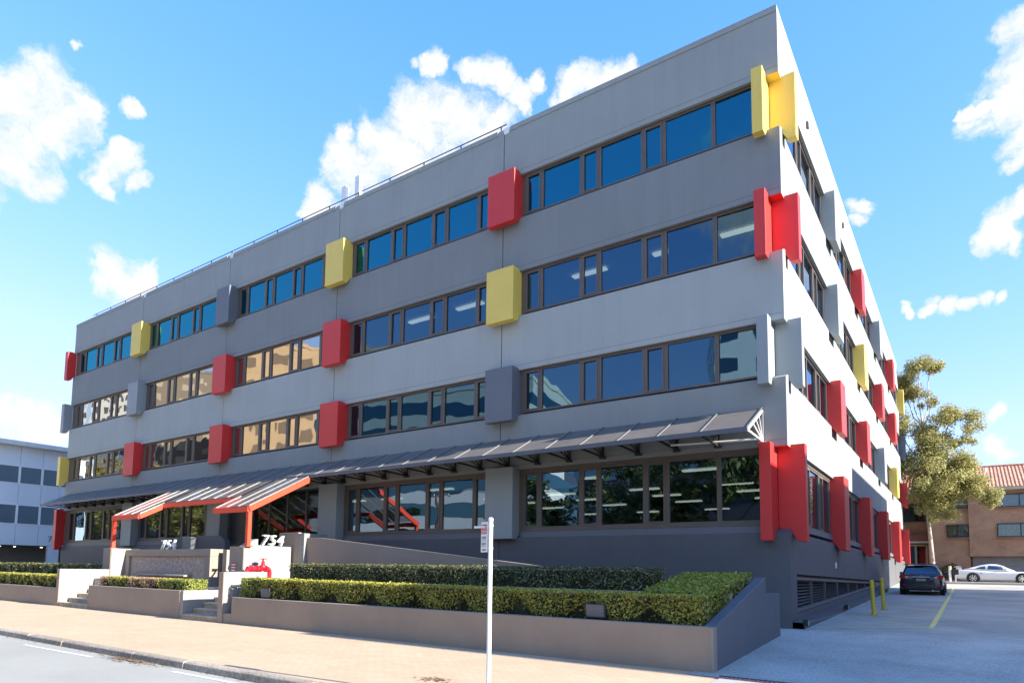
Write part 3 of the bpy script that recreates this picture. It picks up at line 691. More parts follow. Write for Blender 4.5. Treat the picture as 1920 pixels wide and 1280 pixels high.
fwl = wall('fountain_wall', 'brown feature wall with a rough granite panel and water lip', 'wall', [
    ('top_rail', MB().box(-26.68,-20.0,-3.9,-3.35,1.72,2.0), BR), ('end_pier', MB().box(-26.68,-26.35,-3.9,-3.35,-.4,1.718), BR), ('end_pier', MB().box(-20.4,-20.0,-3.9,-3.35,-.4,1.718), BR),
    ('water_lip', MB().prism([(-4.15,.9),(-4.15,.96),(-3.75,1.02),(-3.75,.9)], 'x', -25.6, -21.4), BR)])
MB().box(-26.35,-20.4,-3.80,-3.4,-.4,1.718).build('granite_panel', M['granite'], fwl)
MB().box(-26.3,-20.45,-5.3,-3.92,-.4,.75).build('basin', M['granite'], fwl)
wall('entrance_wall', 'pale wall with the red canopy post at the left of the granite panel', 'wall', [('wall', MB().box(-27.4,-26.7,-4.5,-3.3,-.5,2.05), GR), ('end_face', MB().box(-27.42,-26.72,-4.53,-4.502,-.5,2.05), BR)])
wall('entrance_wall', 'narrow pale pier between the granite panel and the upper steps', 'wall', [('wall', MB().box(-19.75,-19.5,-3.5,-2.6,-.4,1.98), GR), ('end_face', MB().box(-19.76,-19.49,-3.525,-3.502,-.4,1.98), BR)])
wall('entrance_wall', 'pale sloping wall beside the left front steps', 'wall', [('wall', MB().prism([(-6.62,-.6),(-6.62,1.13),(-4.7,1.13),(-4.7,-.6)], 'x', -26.6, -26.37), GR), ('end_face', MB().box(-26.61,-26.36,-6.645,-6.622,-.6,1.13), BR)])
pl2 = wall('planter', 'brown planter with a partly dead hedge in front of the granite panel', 'planter', [
    ('front_wall', MB().box(-23.75,-17.22,-6.62,-6.42,-.6,.53), BR), ('side_wall', MB().box(-17.218,-17.03,-6.6,-5.35,-.6,.535), GR), ('side_wall', MB().box(-23.75,-23.56,-6.418,-5.35,-.6,.53), GR), ('back_wall', MB().box(-23.55,-17.22,-5.5,-5.35,-.6,.5), BR)])
MB().quad((-23.5,-6.42,.42),(-17.2,-6.42,.42),(-17.2,-5.5,.42),(-23.5,-5.5,.42)).build('soil', M['soil'], pl2)
pl3 = wall('planter', 'brown rendered planter in front of the pale panelled neighbour', 'planter', [('front_wall', MB().box(-60,-26.62,-6.62,-6.42,-.6,.36), BR), ('back_wall', MB().box(-60,-26.62,-4.6,-4.45,-.5,.85), BR)])
MB().quad((-60,-6.42,.26),(-26.6,-6.42,.26),(-26.6,-4.6,.26),(-60,-4.6,.26)).build('soil', M['soil'], pl3)
MB().quad((-60,-4.45,.8),(-27.4,-4.45,.8),(-27.4,0,.8),(-60,0,.8)).build('soil', M['soil'], pl3)
def flight(label, x0, x1, y0, z0, n, rise, run, m, group=None):
    t = thing('steps', label, 'steps', (0,0,0), group)
    for k in range(n):
        MB().box(x0, x1, y0+k*run, y0+n*run+.3, z0+k*rise, z0+(k+1)*rise-.055).build('riser', m, t)
        MB().box(x0, x1, y0+k*run-.03, y0+(k+1)*run+.03, z0+(k+1)*rise-.053, z0+(k+1)*rise).build('tread', m, t, bevel=.01)
    return t
flight('sandstone front steps up from the pavement beside the pale entrance wall', -17.02, -14.97, -6.62, -.38, 5, .17, .38, M['sandstone'])
flight('sandstone steps at the left of the planter with the dead hedge', -26.35, -23.77, -6.6, -.38, 5, .17, .36, M['sandstone'])
flight('upper sandstone steps rising to the dark entrance door', -19.45, -17.38, -3.6, .55, 7, .165, .25, M['sandstone'])
struct(MB().box(-20.0,-14.97,-4.7,-3.3,-.3,.545).build('landing', M['sandstone']))
struct(MB().box(-26.3,-23.6,-4.75,-3.3,-.3,.47).build('landing', M['sandstone']))
MB_ = MB
# numbers
def text_mesh(body, size, depth, shear=0):
    cu = bpy.data.curves.new('t', 'FONT'); cu.body = body; cu.size = size; cu.extrude = depth; cu.shear = shear; cu.align_x = 'LEFT'
    to = bpy.data.objects.new('t', cu); COL.objects.link(to)
    me = bpy.data.meshes.new_from_object(to.evaluated_get(bpy.context.evaluated_depsgraph_get()))
    bpy.data.objects.remove(to); bpy.data.curves.remove(cu)
    return me
def number(label, body, loc, rot, size, depth, m, step, shear=0, bold=0):
    t = thing('house_number', label, 'number'); t.location = loc; t.rotation_euler = rot
    for i, ch in enumerate(body):
        me = text_mesh(ch, size, depth, shear); me.name = 'digit'; me.materials.append(m)
        o = inst('digit', me, t, (i*step, 0, 0))
        md = o.modifiers.new('s', 'SOLIDIFY'); md.thickness = bold; md.offset = 1
        if not bold: o.modifiers.remove(md)
    return t
number('white number 754 standing on the granite feature wall', '754', (-23.98,-3.75,2.0), (R(90),0,0), .58, .05, M['white'], .42, .15, .0)
number('white number 754 standing on the pale wall above the red valve', '754', (-17.12,-3.72,2.13), (R(90),0,R(90)), .55, .07, M['white'], .34, .25, .0)
# signs on the walls
def plate(label, loc, size, rz, cols):
    w, h = size
    t = thing('wall_sign', label, 'sign', loc); t.rotation_euler = (0, 0, rz)
    MB().box(-w/2,w/2,-.006,.0,-h/2,h/2).build('plate', cols[0], t)
    for z0, z1 in cols[2]: MB().box(-w*.42,w*.42,-.009,-.0065,h*z0,h*z1).build('lettering', cols[1], t)
    return t
M['signred'] = surf('sign_red', (.60,.03,.03), .5, .04, 4, 0)
plate('small red and white notice on the brown wall end', (-17.6,-4.445,1.30), (.28,.36), 0, (M['signred'], M['white'], [(-.36,-.2),(-.05,.08),(.22,.36)]))
plate('small white and pink notice on the pale wall above the valve', (-17.036,-4.12,1.68), (.36,.28), R(90), (M['white'], M['signred'], [(-.34,-.24),(.2,.3)]))
# hydrant valve
hy = thing('fire_valve', 'red cast iron fire water valve assembly in front of pale wall', 'valve', (-16.62,-4.05,.85))
rp = surf('valve_red', (.55,.015,.03), .3, .08, 6, 0)
MB().tube((0,.42,0),(0,.42,.32),.075,12).tube((0,.42,.32),(0,.36,.42),.08,12).build('outlet_pipe', rp, hy)
MB().tube((0,-.5,.42),(0,.36,.42),.085,14).build('pipe', rp, hy); MB().tube((0,-.5,0),(0,-.5,.42),.075,12).build('inlet_pipe', rp, hy)
for y in (-.35,-.12,.02,.25): MB().tube((0,y-.02,.42),(0,y+.02,.42),.125,14).build('flange', rp, hy)
MB().lathe([(.13,.42),(.12,.52),(.07,.58),(.06,.68),(.03,.70),(.025,.78)], (0,.13,0), 12).build('valve_body', rp, hy, smooth=True)
MB().lathe([(.13,.76),(.15,.775),(.13,.79)], (0,.13,0), 14).build('hand_wheel', rp, hy)
MB().lathe([(.07,.46),(.07,.53),(.04,.55)], (0,-.35,0), 10).build('cap', rp, hy)
# garden lights
for x, lb in ((-12.9,'dark box light under the hedge near the front steps'),(-2.3,'dark box light in the hedge gap beside the driveway')):
    g_ = thing('garden_light', lb, 'garden light', (x,-6.32,.42))
    MB().prism([(-.12,.02),(-.17,.30),(.14,.33),(.12,.02)], 'x', -.22, .22).build('housing', M['black'], g_, bevel=.015); MB().quad((-.19,-.171,.29),(.19,-.171,.29),(.19,-.132,.05),(-.19,-.132,.05)).build('lens', M['slatewall'], g_)
    MB().box(-.03,.03,-.03,.03,-.12,.03).build('stake', M['black'], g_)
for y, z, lb in ((-.02,.16,'black floodlight on the ledge at the building corner'),(6.9,.30,'black floodlight further along the driveway ledge')):
    g_ = thing('floodlight', lb, 'floodlight', (.30,y,z))
    g_.scale = (.75,.75,.75); MB().prism([(-.1,-.12),(-.12,.12),(.08,.10),(.1,-.12)], 'x', -.02, .12).build('housing', M['black'], g_, bevel=.012); MB().box(.121,.126,-.08,.07,-.09,.08).build('lens', M['lamp_clear'], g_); MB().box(-.05,-.02,-.03,.03,-.06,.06).build('bracket', M['black'], g_)

# ------------------------------------------------------------------ hedges
def leafmesh(pts, size, rnd_, flat=0):
    """pts: list of (position, normal); one small folded quad each"""
    v = []; f = []
    for p, n in pts:
        n = (n + Vector((rnd_.gauss(0, .55), rnd_.gauss(0, .55), rnd_.gauss(0, .55)))).normalized()
        a = n.orthogonal().normalized(); b = n.cross(a); t = rnd_.uniform(0, 6.28)
        a, b = a*math.cos(t)+b*math.sin(t), b*math.cos(t)-a*math.sin(t)
        s_ = size*rnd_.uniform(.6, 1.3); i = len(v)
        v += [tuple(p-a*s_), tuple(p-b*s_*.5), tuple(p+a*s_), tuple(p+b*s_*.5)]; f.append((i, i+1, i+2, i+3))
    return v, f
HG = leaf('hedge_leaf', [(.07,.08,.016),(.20,.21,.032),(.32,.31,.045),(.50,.46,.10),(.13,.14,.024)], .30, .42)
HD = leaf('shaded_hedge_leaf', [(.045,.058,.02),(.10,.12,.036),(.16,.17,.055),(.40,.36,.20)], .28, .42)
HB = leaf('dead_leaf', [(.30,.20,.10),(.42,.30,.18),(.24,.15,.08)], .2, .7)
HY = leaf('new_hedge_leaf', [(.16,.20,.03),(.26,.30,.05),(.34,.36,.08),(.10,.14,.02)], .3, .45)
core_m = surf('hedge_core', (.035,.036,.016), .95, .4, 10, 0)
def hedge(label, segs, mats, zfun, y0, y1, leafsize=.034, dens=1100, lump=1.5, seed=1, group=None, zb=None, ends=(1,1), taper=.12):
    """segs: list of (xa, xb, material key); zfun(x,y) -> (bottom, top)"""
    rr = random.Random(seed); t = thing('hedge', label, 'hedge', (0,0,0), group)
    xa, xb = segs[0][0], segs[-1][1]
    ph = rr.uniform(0, 6)
    def bulge(x): return abs(math.sin(math.pi*(x+ph)/lump))**.5
    cm = MB(); k = max(2, int((xb-xa)/.4))
    for i in range(k):
        a, b = xa+(xb-xa)*i/k, xa+(xb-xa)*(i+1)/k
        ya, yb = y0+.13+taper*(1-bulge((a+b)/2)), y1-.1; q = max(1, int((yb-ya)/.5))
        for j in range(q):
            c, d = ya+(yb-ya)*j/q, ya+(yb-ya)*(j+1)/q
            za, zt = zfun((a+b)/2, c); cm.box(a+.05*(i == 0), b+.001-.07*(i == k-1), c, d, za-.05, zt-.09)
    cm.build('branches', core_m, t)
    for sa, sb, mk in segs:
        pts = []; L = sb-sa
        za, zt = zfun((sa+sb)/2, y0); H = zt-za; D = y1-y0
        n = int(dens*L*H)
        for i in range(n):          # front face
            x = rr.uniform(sa, sb); za, zt = zfun(x, y0); u = rr.random(); z = za+(zt-za)*u
            dep = (1-bulge(x))*taper*(1.8-1.5*u) + abs(rr.gauss(0, .035)) + .03*math.sin(x*7+z*9)
            if u < .14+.55*(1-bulge(x)) and rr.random() < .85: continue
            pts.append((Vector((x, y0+dep, z)), Vector((0,-1,.45))))
        for i in range(int(dens*L*D*1.0)):   # top
            x = rr.uniform(sa, sb); y = rr.uniform(y0+.03, y1); za, zt = zfun(x, y)
            pts.append((Vector((x, y, zt-abs(rr.gauss(0, .018)) + (.05*rr.random() if rr.random() < .04 else 0) - .05*(1-bulge(x))*rr.random())), Vector((0,-.1,1))))
        for i in range(int(dens*L*H*.35)):   # back
            x = rr.uniform(sa, sb); za, zt = zfun(x, y1); pts.append((Vector((x, y1-abs(rr.gauss(0, .03)), rr.uniform(za, zt))), Vector((0,1,.3))))
        for e, xx, sg in ((ends[0], sa, -1), (ends[1], sb, 1)):
            if not e or (sg < 0 and sa != xa) or (sg > 0 and sb != xb): continue
            for i in range(int(dens*H*D*1.1)):
                y = rr.uniform(y0+.05, y1); za, zt = zfun(xx, y); z = rr.uniform(za+.05, zt)
                pts.append((Vector((xx-sg*abs(rr.gauss(0, .04)), y, z)), Vector((sg,0,.4))))
        new = [p for p in pts if mk in 'g' and p[1].z > .9]; pts = [p for p in pts if not (mk in 'g' and p[1].z > .9)]  # top leaves split off to take the painted sunlit colour
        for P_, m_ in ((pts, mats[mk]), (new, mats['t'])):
            if not P_: continue
            v, f = leafmesh(P_, leafsize, rr)
            m = bpy.data.meshes.new('foliage'); m.from_pydata(v, [], f); m.materials.append(m_)
            stuff(inst('foliage', m, t))
    return t
HT = leaf('sunlit_top_leaf', [(.18,.20,.03),(.34,.34,.05),(.46,.43,.06),(.55,.50,.09)], .25, .45)  # yellower leaves: sunlight on the hedge tops put into the colour
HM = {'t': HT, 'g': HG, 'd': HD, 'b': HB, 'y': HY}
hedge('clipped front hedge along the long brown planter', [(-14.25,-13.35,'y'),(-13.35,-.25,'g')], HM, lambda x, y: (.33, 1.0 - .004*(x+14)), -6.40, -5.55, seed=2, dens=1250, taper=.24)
hedge('taller shaded hedge behind the clipped front hedge', [(-14.6,-1.95,'d')], HM, lambda x, y: (.85, 1.46), -4.35, -3.6, seed=3, dens=900, lump=2.2, taper=.05)
def zr(x, y): return (.4, 1.0 + max(0, min(1, (y+5.5)/2.6))*.40)
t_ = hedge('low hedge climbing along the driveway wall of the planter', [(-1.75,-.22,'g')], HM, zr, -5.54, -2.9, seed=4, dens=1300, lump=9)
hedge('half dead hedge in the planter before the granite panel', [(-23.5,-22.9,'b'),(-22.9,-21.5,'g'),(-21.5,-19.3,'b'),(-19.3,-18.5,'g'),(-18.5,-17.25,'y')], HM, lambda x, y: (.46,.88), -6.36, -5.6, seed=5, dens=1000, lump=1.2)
hedge('front hedge in the planter before the panelled neighbour', [(-45,-26.7,'g')], HM, lambda x, y: (.28,.86), -6.36, -5.6, seed=6, dens=420, leafsize=.05)
hedge('rear hedge above the front hedge before the panelled neighbour', [(-45,-28.0,'d')], HM, lambda x, y: (.75,1.34), -4.4, -3.7, seed=7, dens=420, leafsize=.05, lump=2.2, taper=.05)

# ------------------------------------------------------------------ sign post, bollards
sp = thing('street_sign', 'white steel post with a small red and white parking sign', 'street sign', (-1.62,-11.0,-.42))
pw = surf('white_post_paint', (.74,.74,.71), .4, .05, 6, 0)
MB().tube((0,0,0),(0,0,2.47),.031,16).build('post', pw, sp, smooth=False); MB().lathe([(.034,2.45),(.034,2.485),(.02,2.495)], (0,0,0), 16).build('cap', pw, sp)
sa = R(-27)
sb_ = MB().box(-.235,-.035,-.006,.0,2.02,2.44).build('sign_board', pw, sp, bevel=.004); sb_.rotation_euler = (0,0,sa); sb_.location = (0,-.036,0)
MB().box(-.222,-.058,-.008,-.0065,2.27,2.405).build('red_panel', M['signred'], sb_)
def txt(body, size, loc, m, parent, name='lettering', rot=(R(90),0,0)):
    me = text_mesh(body, size, .0005); me.name = name; me.materials.append(m); return inst(name, me, parent, loc, rot)
txt('TRUCK', .052, (-.217,-.0095,2.345), M['white'], sb_); txt('ZONE', .056, (-.214,-.0095,2.285), M['white'], sb_)
ink = surf('sign_ink', (.04,.03,.035), .6, .05, 4, 0)
rs = random.Random(21)
for zz in (2.235,2.222,2.209,2.185,2.15,2.137,2.124,2.10):      # rows of small print, too small to read
    x_ = -.205
    while x_ < -.08:
        w_ = rs.uniform(.008,.024); MB().box(x_,min(x_+w_,-.075),-.0085,-.0065,zz-.005,zz+.004).build('print_mark', ink, sb_); x_ += w_+rs.uniform(.006,.02)
MB().box(-.20,-.08,-.0085,-.0065,2.045,2.06).build('arrow', ink, sb_)
MB().box(-.29,-.03,.005,.03,2.355,2.385).build('bracket', pw, sp); MB().lathe([(.036,2.37),(.036,2.40)], (0,0,0), 14).build('clamp', pw, sp); MB().lathe([(.036,2.06),(.036,2.09)], (0,0,0), 14).build('clamp', pw, sp)
by = surf('bollard_yellow', (.62,.50,.05), .45, .10, 5, .05, 30, streak=.15)
for (x, y, tx, ty), lb in (((1.22,6.0,-.035,0),'yellow steel bollard at the front of the marked parking bay'),((1.26,8.6,-.03,.0),'yellow steel bollard just behind the front one, by the parked hatchback')):
    b = thing('bollard', lb, 'bollard', (x,y,gz(y))); b.rotation_euler = (0, tx, 0)
    MB().lathe([(.062,0),(.062,1.07),(.055,1.09),(.03,1.10)], (0,0,0), 16).build('post', by, b, smooth=False); MB().lathe([(.13,.0),(.13,.022),(.07,.024)], (0,0,0), 16).build('base_plate', by, b)
    for k in range(4): MB().lathe([(.012,.02),(.012,.035)], (.1*math.cos(k*1.57+.78),.1*math.sin(k*1.57+.78),0), 6).build('bolt', M['metal_grey'], b)

# ------------------------------------------------------------------ cars
def loft(mb, rings, closed=False, caps=True):
    b = len(mb.v); n = len(rings[0])
    for r in rings: mb.v += [tuple(p) for p in r]
    for i in range(len(rings)-1):
        for k in range(n if closed else n-1):
            mb.f.append((b+i*n+k, b+i*n+(k+1) % n, b+(i+1)*n+(k+1) % n, b+(i+1)*n+k))
    if caps: mb.f += [tuple(range(b+n-1, b-1, -1)), tuple(range(b+(len(rings)-1)*n, b+len(rings)*n))]
    return mb
def body_ring(s, zb, zt, w):
    """closed section across the car at station s (s runs from the tail = 0 to the nose = L)"""
    h = zt-zb; P = []
    half = [(w*.80,zb),(w*.93,zb+.05*h),(w*.985,zb+.22*h),(w,zb+.48*h),(w*.99,zb+.70*h),(w*.955,zb+.88*h),(w*.86,zb+.97*h),(w*.55,zt)]
    P = [(x, s, z) for x, z in half] + [(-x, s, z) for x, z in reversed(half)]
    return P
def wheel(parent, x, s, r, w, side, spokes=5, rimcol=None):
    wl = bpy.data.objects.new('wheel', None); COL.objects.link(wl); wl.parent = parent; wl.location = (x, s, r)
    MB().lathe([(r*.66,-w/2),(r*.93,-w/2),(r,-w/2+.03),(r,w/2-.03),(r*.93,w/2),(r*.66,w/2),(r*.64,0),(r*.66,-w/2)], (0,0,0), 28, 'x', False).build('tyre', M['rubber'], wl)
    sx = side*(w/2-.025); m = MB()
    m.lathe([(r*.70,sx-.01),(r*.70,sx+.012),(r*.63,sx+.012),(r*.63,sx-.01),(r*.70,sx-.01)], (0,0,0), 28, 'x', False)
    for k in range(spokes):
        a = 2*math.pi*k/spokes
        m.bar((sx+.006*side,.03*math.cos(a),.03*math.sin(a)),(sx+.006*side,r*.66*math.cos(a),r*.66*math.sin(a)),.03,r*.16)
    m.lathe([(r*.16,sx-.01),(r*.16,sx+.02)], (0,0,0), 14, 'x')
    m.build('rim', rimcol or M['chrome'], wl)
def arch(parent, x, s, r, side):
    MB().lathe([(r*1.12,-.015),(r*1.12,.006)], (x,s,r*1.02), 28, 'x').build('wheel_arch', M['black'], parent)

def hatchback(loc, rz):
    c = thing('parked_hatchback', 'dark navy hatchback parked nose in beside the building, tail facing the street', 'car', loc, None, rz)
    P = carpaint('navy_paint', (.018,.020,.035)); L = 4.3
    st = [(0,.34,.78,.66),(.03,.27,.86,.80),(.12,.24,.93,.865),(.4,.22,.985,.885),(.9,.20,1.0,.895),(1.6,.20,.985,.895),(2.4,.20,.965,.895),(3.0,.20,.94,.89),(3.5,.21,.86,.88),(3.95,.23,.76,.84),(4.2,.26,.66,.74),(4.3,.32,.58,.6)]
    o = loft(MB(), [body_ring(*a) for a in st], True).build('body', P, c, smooth=True); o.modifiers.new('s', 'SUBSURF').levels = 1; o.modifiers['s'].render_levels = 2
    # cabin: stations (s, z_low, z_roof, half width low, half width roof)
    cs = [(.18,.93,.95,.80,.74),(.34,.95,1.28,.79,.62),(.55,.95,1.42,.79,.60),(.9,.95,1.475,.79,.60),(1.6,.95,1.50,.79,.60),(2.2,.95,1.47,.79,.60),(2.7,.94,1.30,.79,.62),(3.25,.90,.92,.78,.74)]
    def ring(s, zl, zr, wl, wr):
        h = [(wl,zl),(wl*.5+wr*.5+.02,zl+(zr-zl)*.55),(wr+.03,zl+(zr-zl)*.88),(wr*.86,zr-.012),(wr*.4,zr)]
        return [(x,s,z) for x, z in h] + [(-x,s,z) for x, z in reversed(h)]
    o = loft(MB(), [ring(*a) for a in cs], True).build('roof', P, c, smooth=True)
    # glass laid 8 mm proud of the cabin
    g = MB(); 
    def rw_(x, s, z): return (x, s-.012, z+.006)
    g.quad(rw_(-.66,.185,1.0), rw_(.66,.185,1.0), rw_(.60,.30,1.22), rw_(.52,.475,1.375), rw_(-.52,.475,1.375), rw_(-.60,.30,1.22))
    g.build('rear_window', M['carglass'], c)
    for sg in (-1, 1):
        MB().quad((sg*.80,.55,1.0),(sg*.80,2.85,.98),(sg*.665,2.35,1.36),(sg*.645,1.6,1.42),(sg*.645,.75,1.38)).build('side_window', M['carglass'], c)
        for s_ in (.78, 3.4):
            wheel(c, sg*.81, s_, .315, .20, sg)
            arch(c, sg*.885, s_, .315, sg)
        lm_ = MB().prism([(sg*.52,.86),(sg*.60,.92),(sg*.80,.985),(sg*.875,.93),(sg*.87,.80),(sg*.74,.77)], 'y', -.012, .30).build('tail_lamp', M['lamp_red'], c, bevel=.015)
        lm_.location = (0,.03,0)
        MB().prism([(sg*.50,.855),(sg*.585,.905),(sg*.66,.88),(sg*.63,.80),(sg*.56,.79)], 'y', .0, .2).build('reversing_lamp', M['lamp_clear'], c, bevel=.01)
        mm = MB().box(sg*.90,sg*1.03,2.55,2.68,.98,1.12).build('door_mirror', P, c, bevel=.03)
        MB().box(sg*.80,sg*.91,2.58,2.65,1.0,1.03).build('mirror_arm', M['black'], mm)
    MB().prism([(-.78,1.455),(.78,1.455),(.60,1.50),(-.60,1.50)], 'y', .40, .62).build('roof_spoiler', P, c, bevel=.02)
    MB().box(-.36,.36,-.022,.06,.845,.885).build('chrome_strip', M['chrome'], c, bevel=.01)
    MB().box(-.34,.34,-.006,.05,.66,.83).build('plate_recess', M['black'], c)
    pt = MB().box(-.185,.185,-.016,-.007,.685,.79).build('number_plate', surf('plate_white', (.55,.56,.58), .4, .03, 5, 0), c)
    for k in range(6): MB().box(-.16+k*.055,-.125+k*.055,-.018,-.0165,.705,.77).build('plate_mark', ink, pt)
    MB().lathe([(.055,-.02),(.055,.01)], (0,0,.915), 16, 'y').build('badge', M['chrome'], c)
    MB().box(-.62,.62,-.03,.14,.30,.40).build('bumper_insert', M['black'], c, bevel=.02)
    for sg in (-1, 1): MB().box(sg*.60,sg*.76,-.02,.06,.47,.51).build('reflector', M['lamp_red'], c)
    MB().tube((.45,.05,.25),(.45,-.05,.25),.035,10).build('exhaust', M['chrome'], c); MB().tube((0,.75,1.48),(0,.62,1.62),.008,6).build('aerial', M['black'], c)
    return c
hatchback((1.86,19.4,gz(19.4)+.0), 0)
def coupe(loc, rz):
    c = thing('parked_coupe', 'low white sports coupe with a rear spoiler parked across the rear street', 'car', loc, None, rz)
    P = carpaint('white_car_paint', (.75,.75,.74)); P.node_tree.nodes['Principled BSDF'].inputs['Metallic'].default_value = 0
    st = [(0,.34,.70,.66),(.06,.26,.84,.80),(.25,.22,.90,.86),(.8,.18,.90,.89),(1.5,.17,.84,.90),(2.2,.17,.80,.90),(2.9,.17,.80,.89),(3.6,.17,.78,.88),(4.1,.18,.70,.85),(4.4,.20,.60,.76),(4.52,.24,.50,.6)]
    o = loft(MB(), [body_ring(*a) for a in st], True).build('body', P, c, smooth=True); o.modifiers.new('s', 'SUBSURF').levels = 1; o.modifiers['s'].render_levels = 2
    cs = [(.45,.88,.90,.78,.70),(.9,.86,1.04,.78,.60),(1.4,.84,1.19,.78,.56),(1.85,.82,1.26,.78,.55),(2.25,.80,1.245,.78,.55),(2.6,.79,1.12,.78,.58),(3.15,.78,.80,.78,.72)]
    def ring(s, zl, zr, wl, wr):
        h = [(wl,zl),(wl*.5+wr*.5+.02,zl+(zr-zl)*.55),(wr+.03,zl+(zr-zl)*.88),(wr*.86,zr-.012),(wr*.4,zr)]
        return [(x,s,z) for x, z in h] + [(-x,s,z) for x, z in reversed(h)]
    loft(MB(), [ring(*a) for a in cs], True).build('roof', P, c, smooth=True)
    for sg in (-1, 1):
        MB().quad((sg*.775,1.72,.90),(sg*.775,2.75,.88),(sg*.665,2.42,1.13),(sg*.64,1.78,1.17)).build('side_window', M['carglass'], c)
        MB().quad((sg*.775,1.05,.93),(sg*.775,1.62,.91),(sg*.655,1.62,1.14),(sg*.68,1.3,1.06)).build('side_window', M['carglass'], c)
        for s_ in (.95, 3.5): wheel(c, sg*.835, s_, .325, .20, sg, 7); arch(c, sg*.889, s_, .325, sg)
        MB().box(sg*.56,sg*.62,.05,.35,.88,1.04).build('spoiler_leg', P, c)
        mm = MB().box(sg*.90,sg*1.0,2.5,2.62,.90,1.0).build('door_mirror', P, c, bevel=.02)
        MB().box(sg*.80,sg*.91,2.53,2.58,.91,.94).build('mirror_arm', P, mm)
        MB().box(sg*.885,sg*.91,1.35,1.42,.62,.66).build('side_vent', M['black'], c)
        MB().box(sg*.45,sg*.75,-.01,.08,.62,.74).build('tail_lamp', M['lamp_red'], c); MB().box(sg*.45,sg*.70,4.36,4.46,.50,.60).build('headlamp', M['lamp_clear'], c)
    MB().prism([(-.05,1.03),(.30,1.09),(.30,1.12),(-.05,1.07)], 'x', -.78, .78).build('rear_spoiler', P, c, bevel=.01)
    MB().quad((-.62,2.68,1.09),(.62,2.68,1.09),(.68,3.1,.85),(-.68,3.1,.85)).build('windscreen', M['carglass'], c)
    return c
coupe((3.0,37.1,1.0), R(-90))

# ------------------------------------------------------------------ trees
def limb(mb, p, q, r0, r1, n=7, bend=.08, rr=random):
    p, q = Vector(p), Vector(q); L = (q-p).length; prev = p; k = 4
    for i in range(1, k+1):
        t = i/k; c = p.lerp(q, t) + Vector((rr.gauss(0, 1), rr.gauss(0, 1), rr.gauss(0, .5)))*bend*L*.25*(1 if i < k else 0)
        mb.tube(prev, c, r0+(r1-r0)*(i-1)/k, n, r0+(r1-r0)*t); prev = c
def tree(name, label, base, H, clumps, leafm, barkm, n, leafsize, seed, trunk_r=.16, trunk_top=.62, lean=(0,0), group=None, droop=.0, spread=.33):
    """clumps: (dx,dy,z,radius) of each leafy clump"""
    rr = random.Random(seed); b = Vector(base); t = thing(name, label, 'tree', base, group)
    tm_ = MB(); top = Vector((lean[0], lean[1], H*trunk_top)); mid = top*.5 + Vector((rr.gauss(0,.1), rr.gauss(0,.1), 0))
    limb(tm_, (0,0,-.2), mid, trunk_r, trunk_r*.75, 9, .02, rr); limb(tm_, mid, top, trunk_r*.75, trunk_r*.5, 9, .02, rr)
    for dx, dy, z, r in clumps:
        st = Vector((0,0,0)).lerp(top, min(.95, max(.45, (z-r*1.2)/top.z*.85)))
        limb(tm_, st, (dx,dy,z), trunk_r*.32, .03, 6, .18, rr)
    tm_.build('trunk', barkm, t, smooth=True)
    pts = []; tot = sum(c[3]**2 for c in clumps)
    for dx, dy, z, r in clumps:
        k = int(n*r*r/tot); subs = [Vector((rr.gauss(0,.5)*r, rr.gauss(0,.5)*r, rr.gauss(0,.30)*r)) for _ in range(max(5, int(r*9)))]
        for i in range(k):
            s_ = rr.choice(subs); d = Vector((rr.gauss(0,1), rr.gauss(0,1), rr.gauss(0,.7))).normalized()*rr.random()**.5*r*spread
            p = Vector((dx,dy,z)) + s_ + d; p.z -= droop*rr.random()
            pts.append((p, (d + Vector((0,0,.4))).normalized()))
    v, f = leafmesh(pts, leafsize, rr)
    m = bpy.data.meshes.new('crown'); m.from_pydata(v, [], f); m.materials.append(leafm); inst('crown', m, t)
    return t
EU = leaf('gum_leaf', [(.22,.22,.07),(.36,.34,.11),(.46,.42,.17),(.30,.29,.09),(.58,.53,.27)], .45, .5)
tree('gum_tree', 'tall pale trunked gum tree with loose yellow green leaves behind the office', (1.75,40.0,1.05), 17.6,
    [(dx*1.0, dy, z, r*1.05) for dx, dy, z, r in [(-.6,-.8,16.0,1.1),(.3,0,15.9,.75),(-.9,.3,14.4,.9),(.2,0,13.4,.55),(2.2,0,12.2,1.0),(1.0,-.2,12.0,1.0),(-.4,0,11.2,1.1),(1.3,0,10.6,.8),(2.0,0,10.2,.6),(-.2,-.5,9.4,1.0),(1.6,.2,8.6,1.2),(.2,0,7.8,1.4),(2.4,-.4,7.4,1.1),(-1.4,0,9,1.3),(1.2,-.6,6.6,1.1),(-.2,-.5,6.2,1.1),(3.1,-.4,6.3,.8),(3.6,-.3,5.7,.55),(-2.4,.5,12,1.6),(-2,.3,15,1.2),(-3,0,8,1.6),(.6,-.3,5.5,1.0),(-.6,-.2,7,1.2),(.4,-.9,8.6,1.4),(.9,-.8,6.9,1.2),(.1,-.8,10.4,1.2),(.2,-.6,5.2,.9)]],
    EU, M['bark'], 80000, .08, 12, .13, .7, (-.4,.2), droop=.3, spread=.5)
DG = leaf('plane_leaf', [(.03,.05,.014),(.06,.09,.02),(.10,.13,.03),(.16,.17,.05)], .25, .5)
GD = leaf('golden_leaf', [(.16,.13,.03),(.28,.22,.05),(.36,.28,.07),(.10,.09,.02)], .3, .5)
rt_ = random.Random(31)
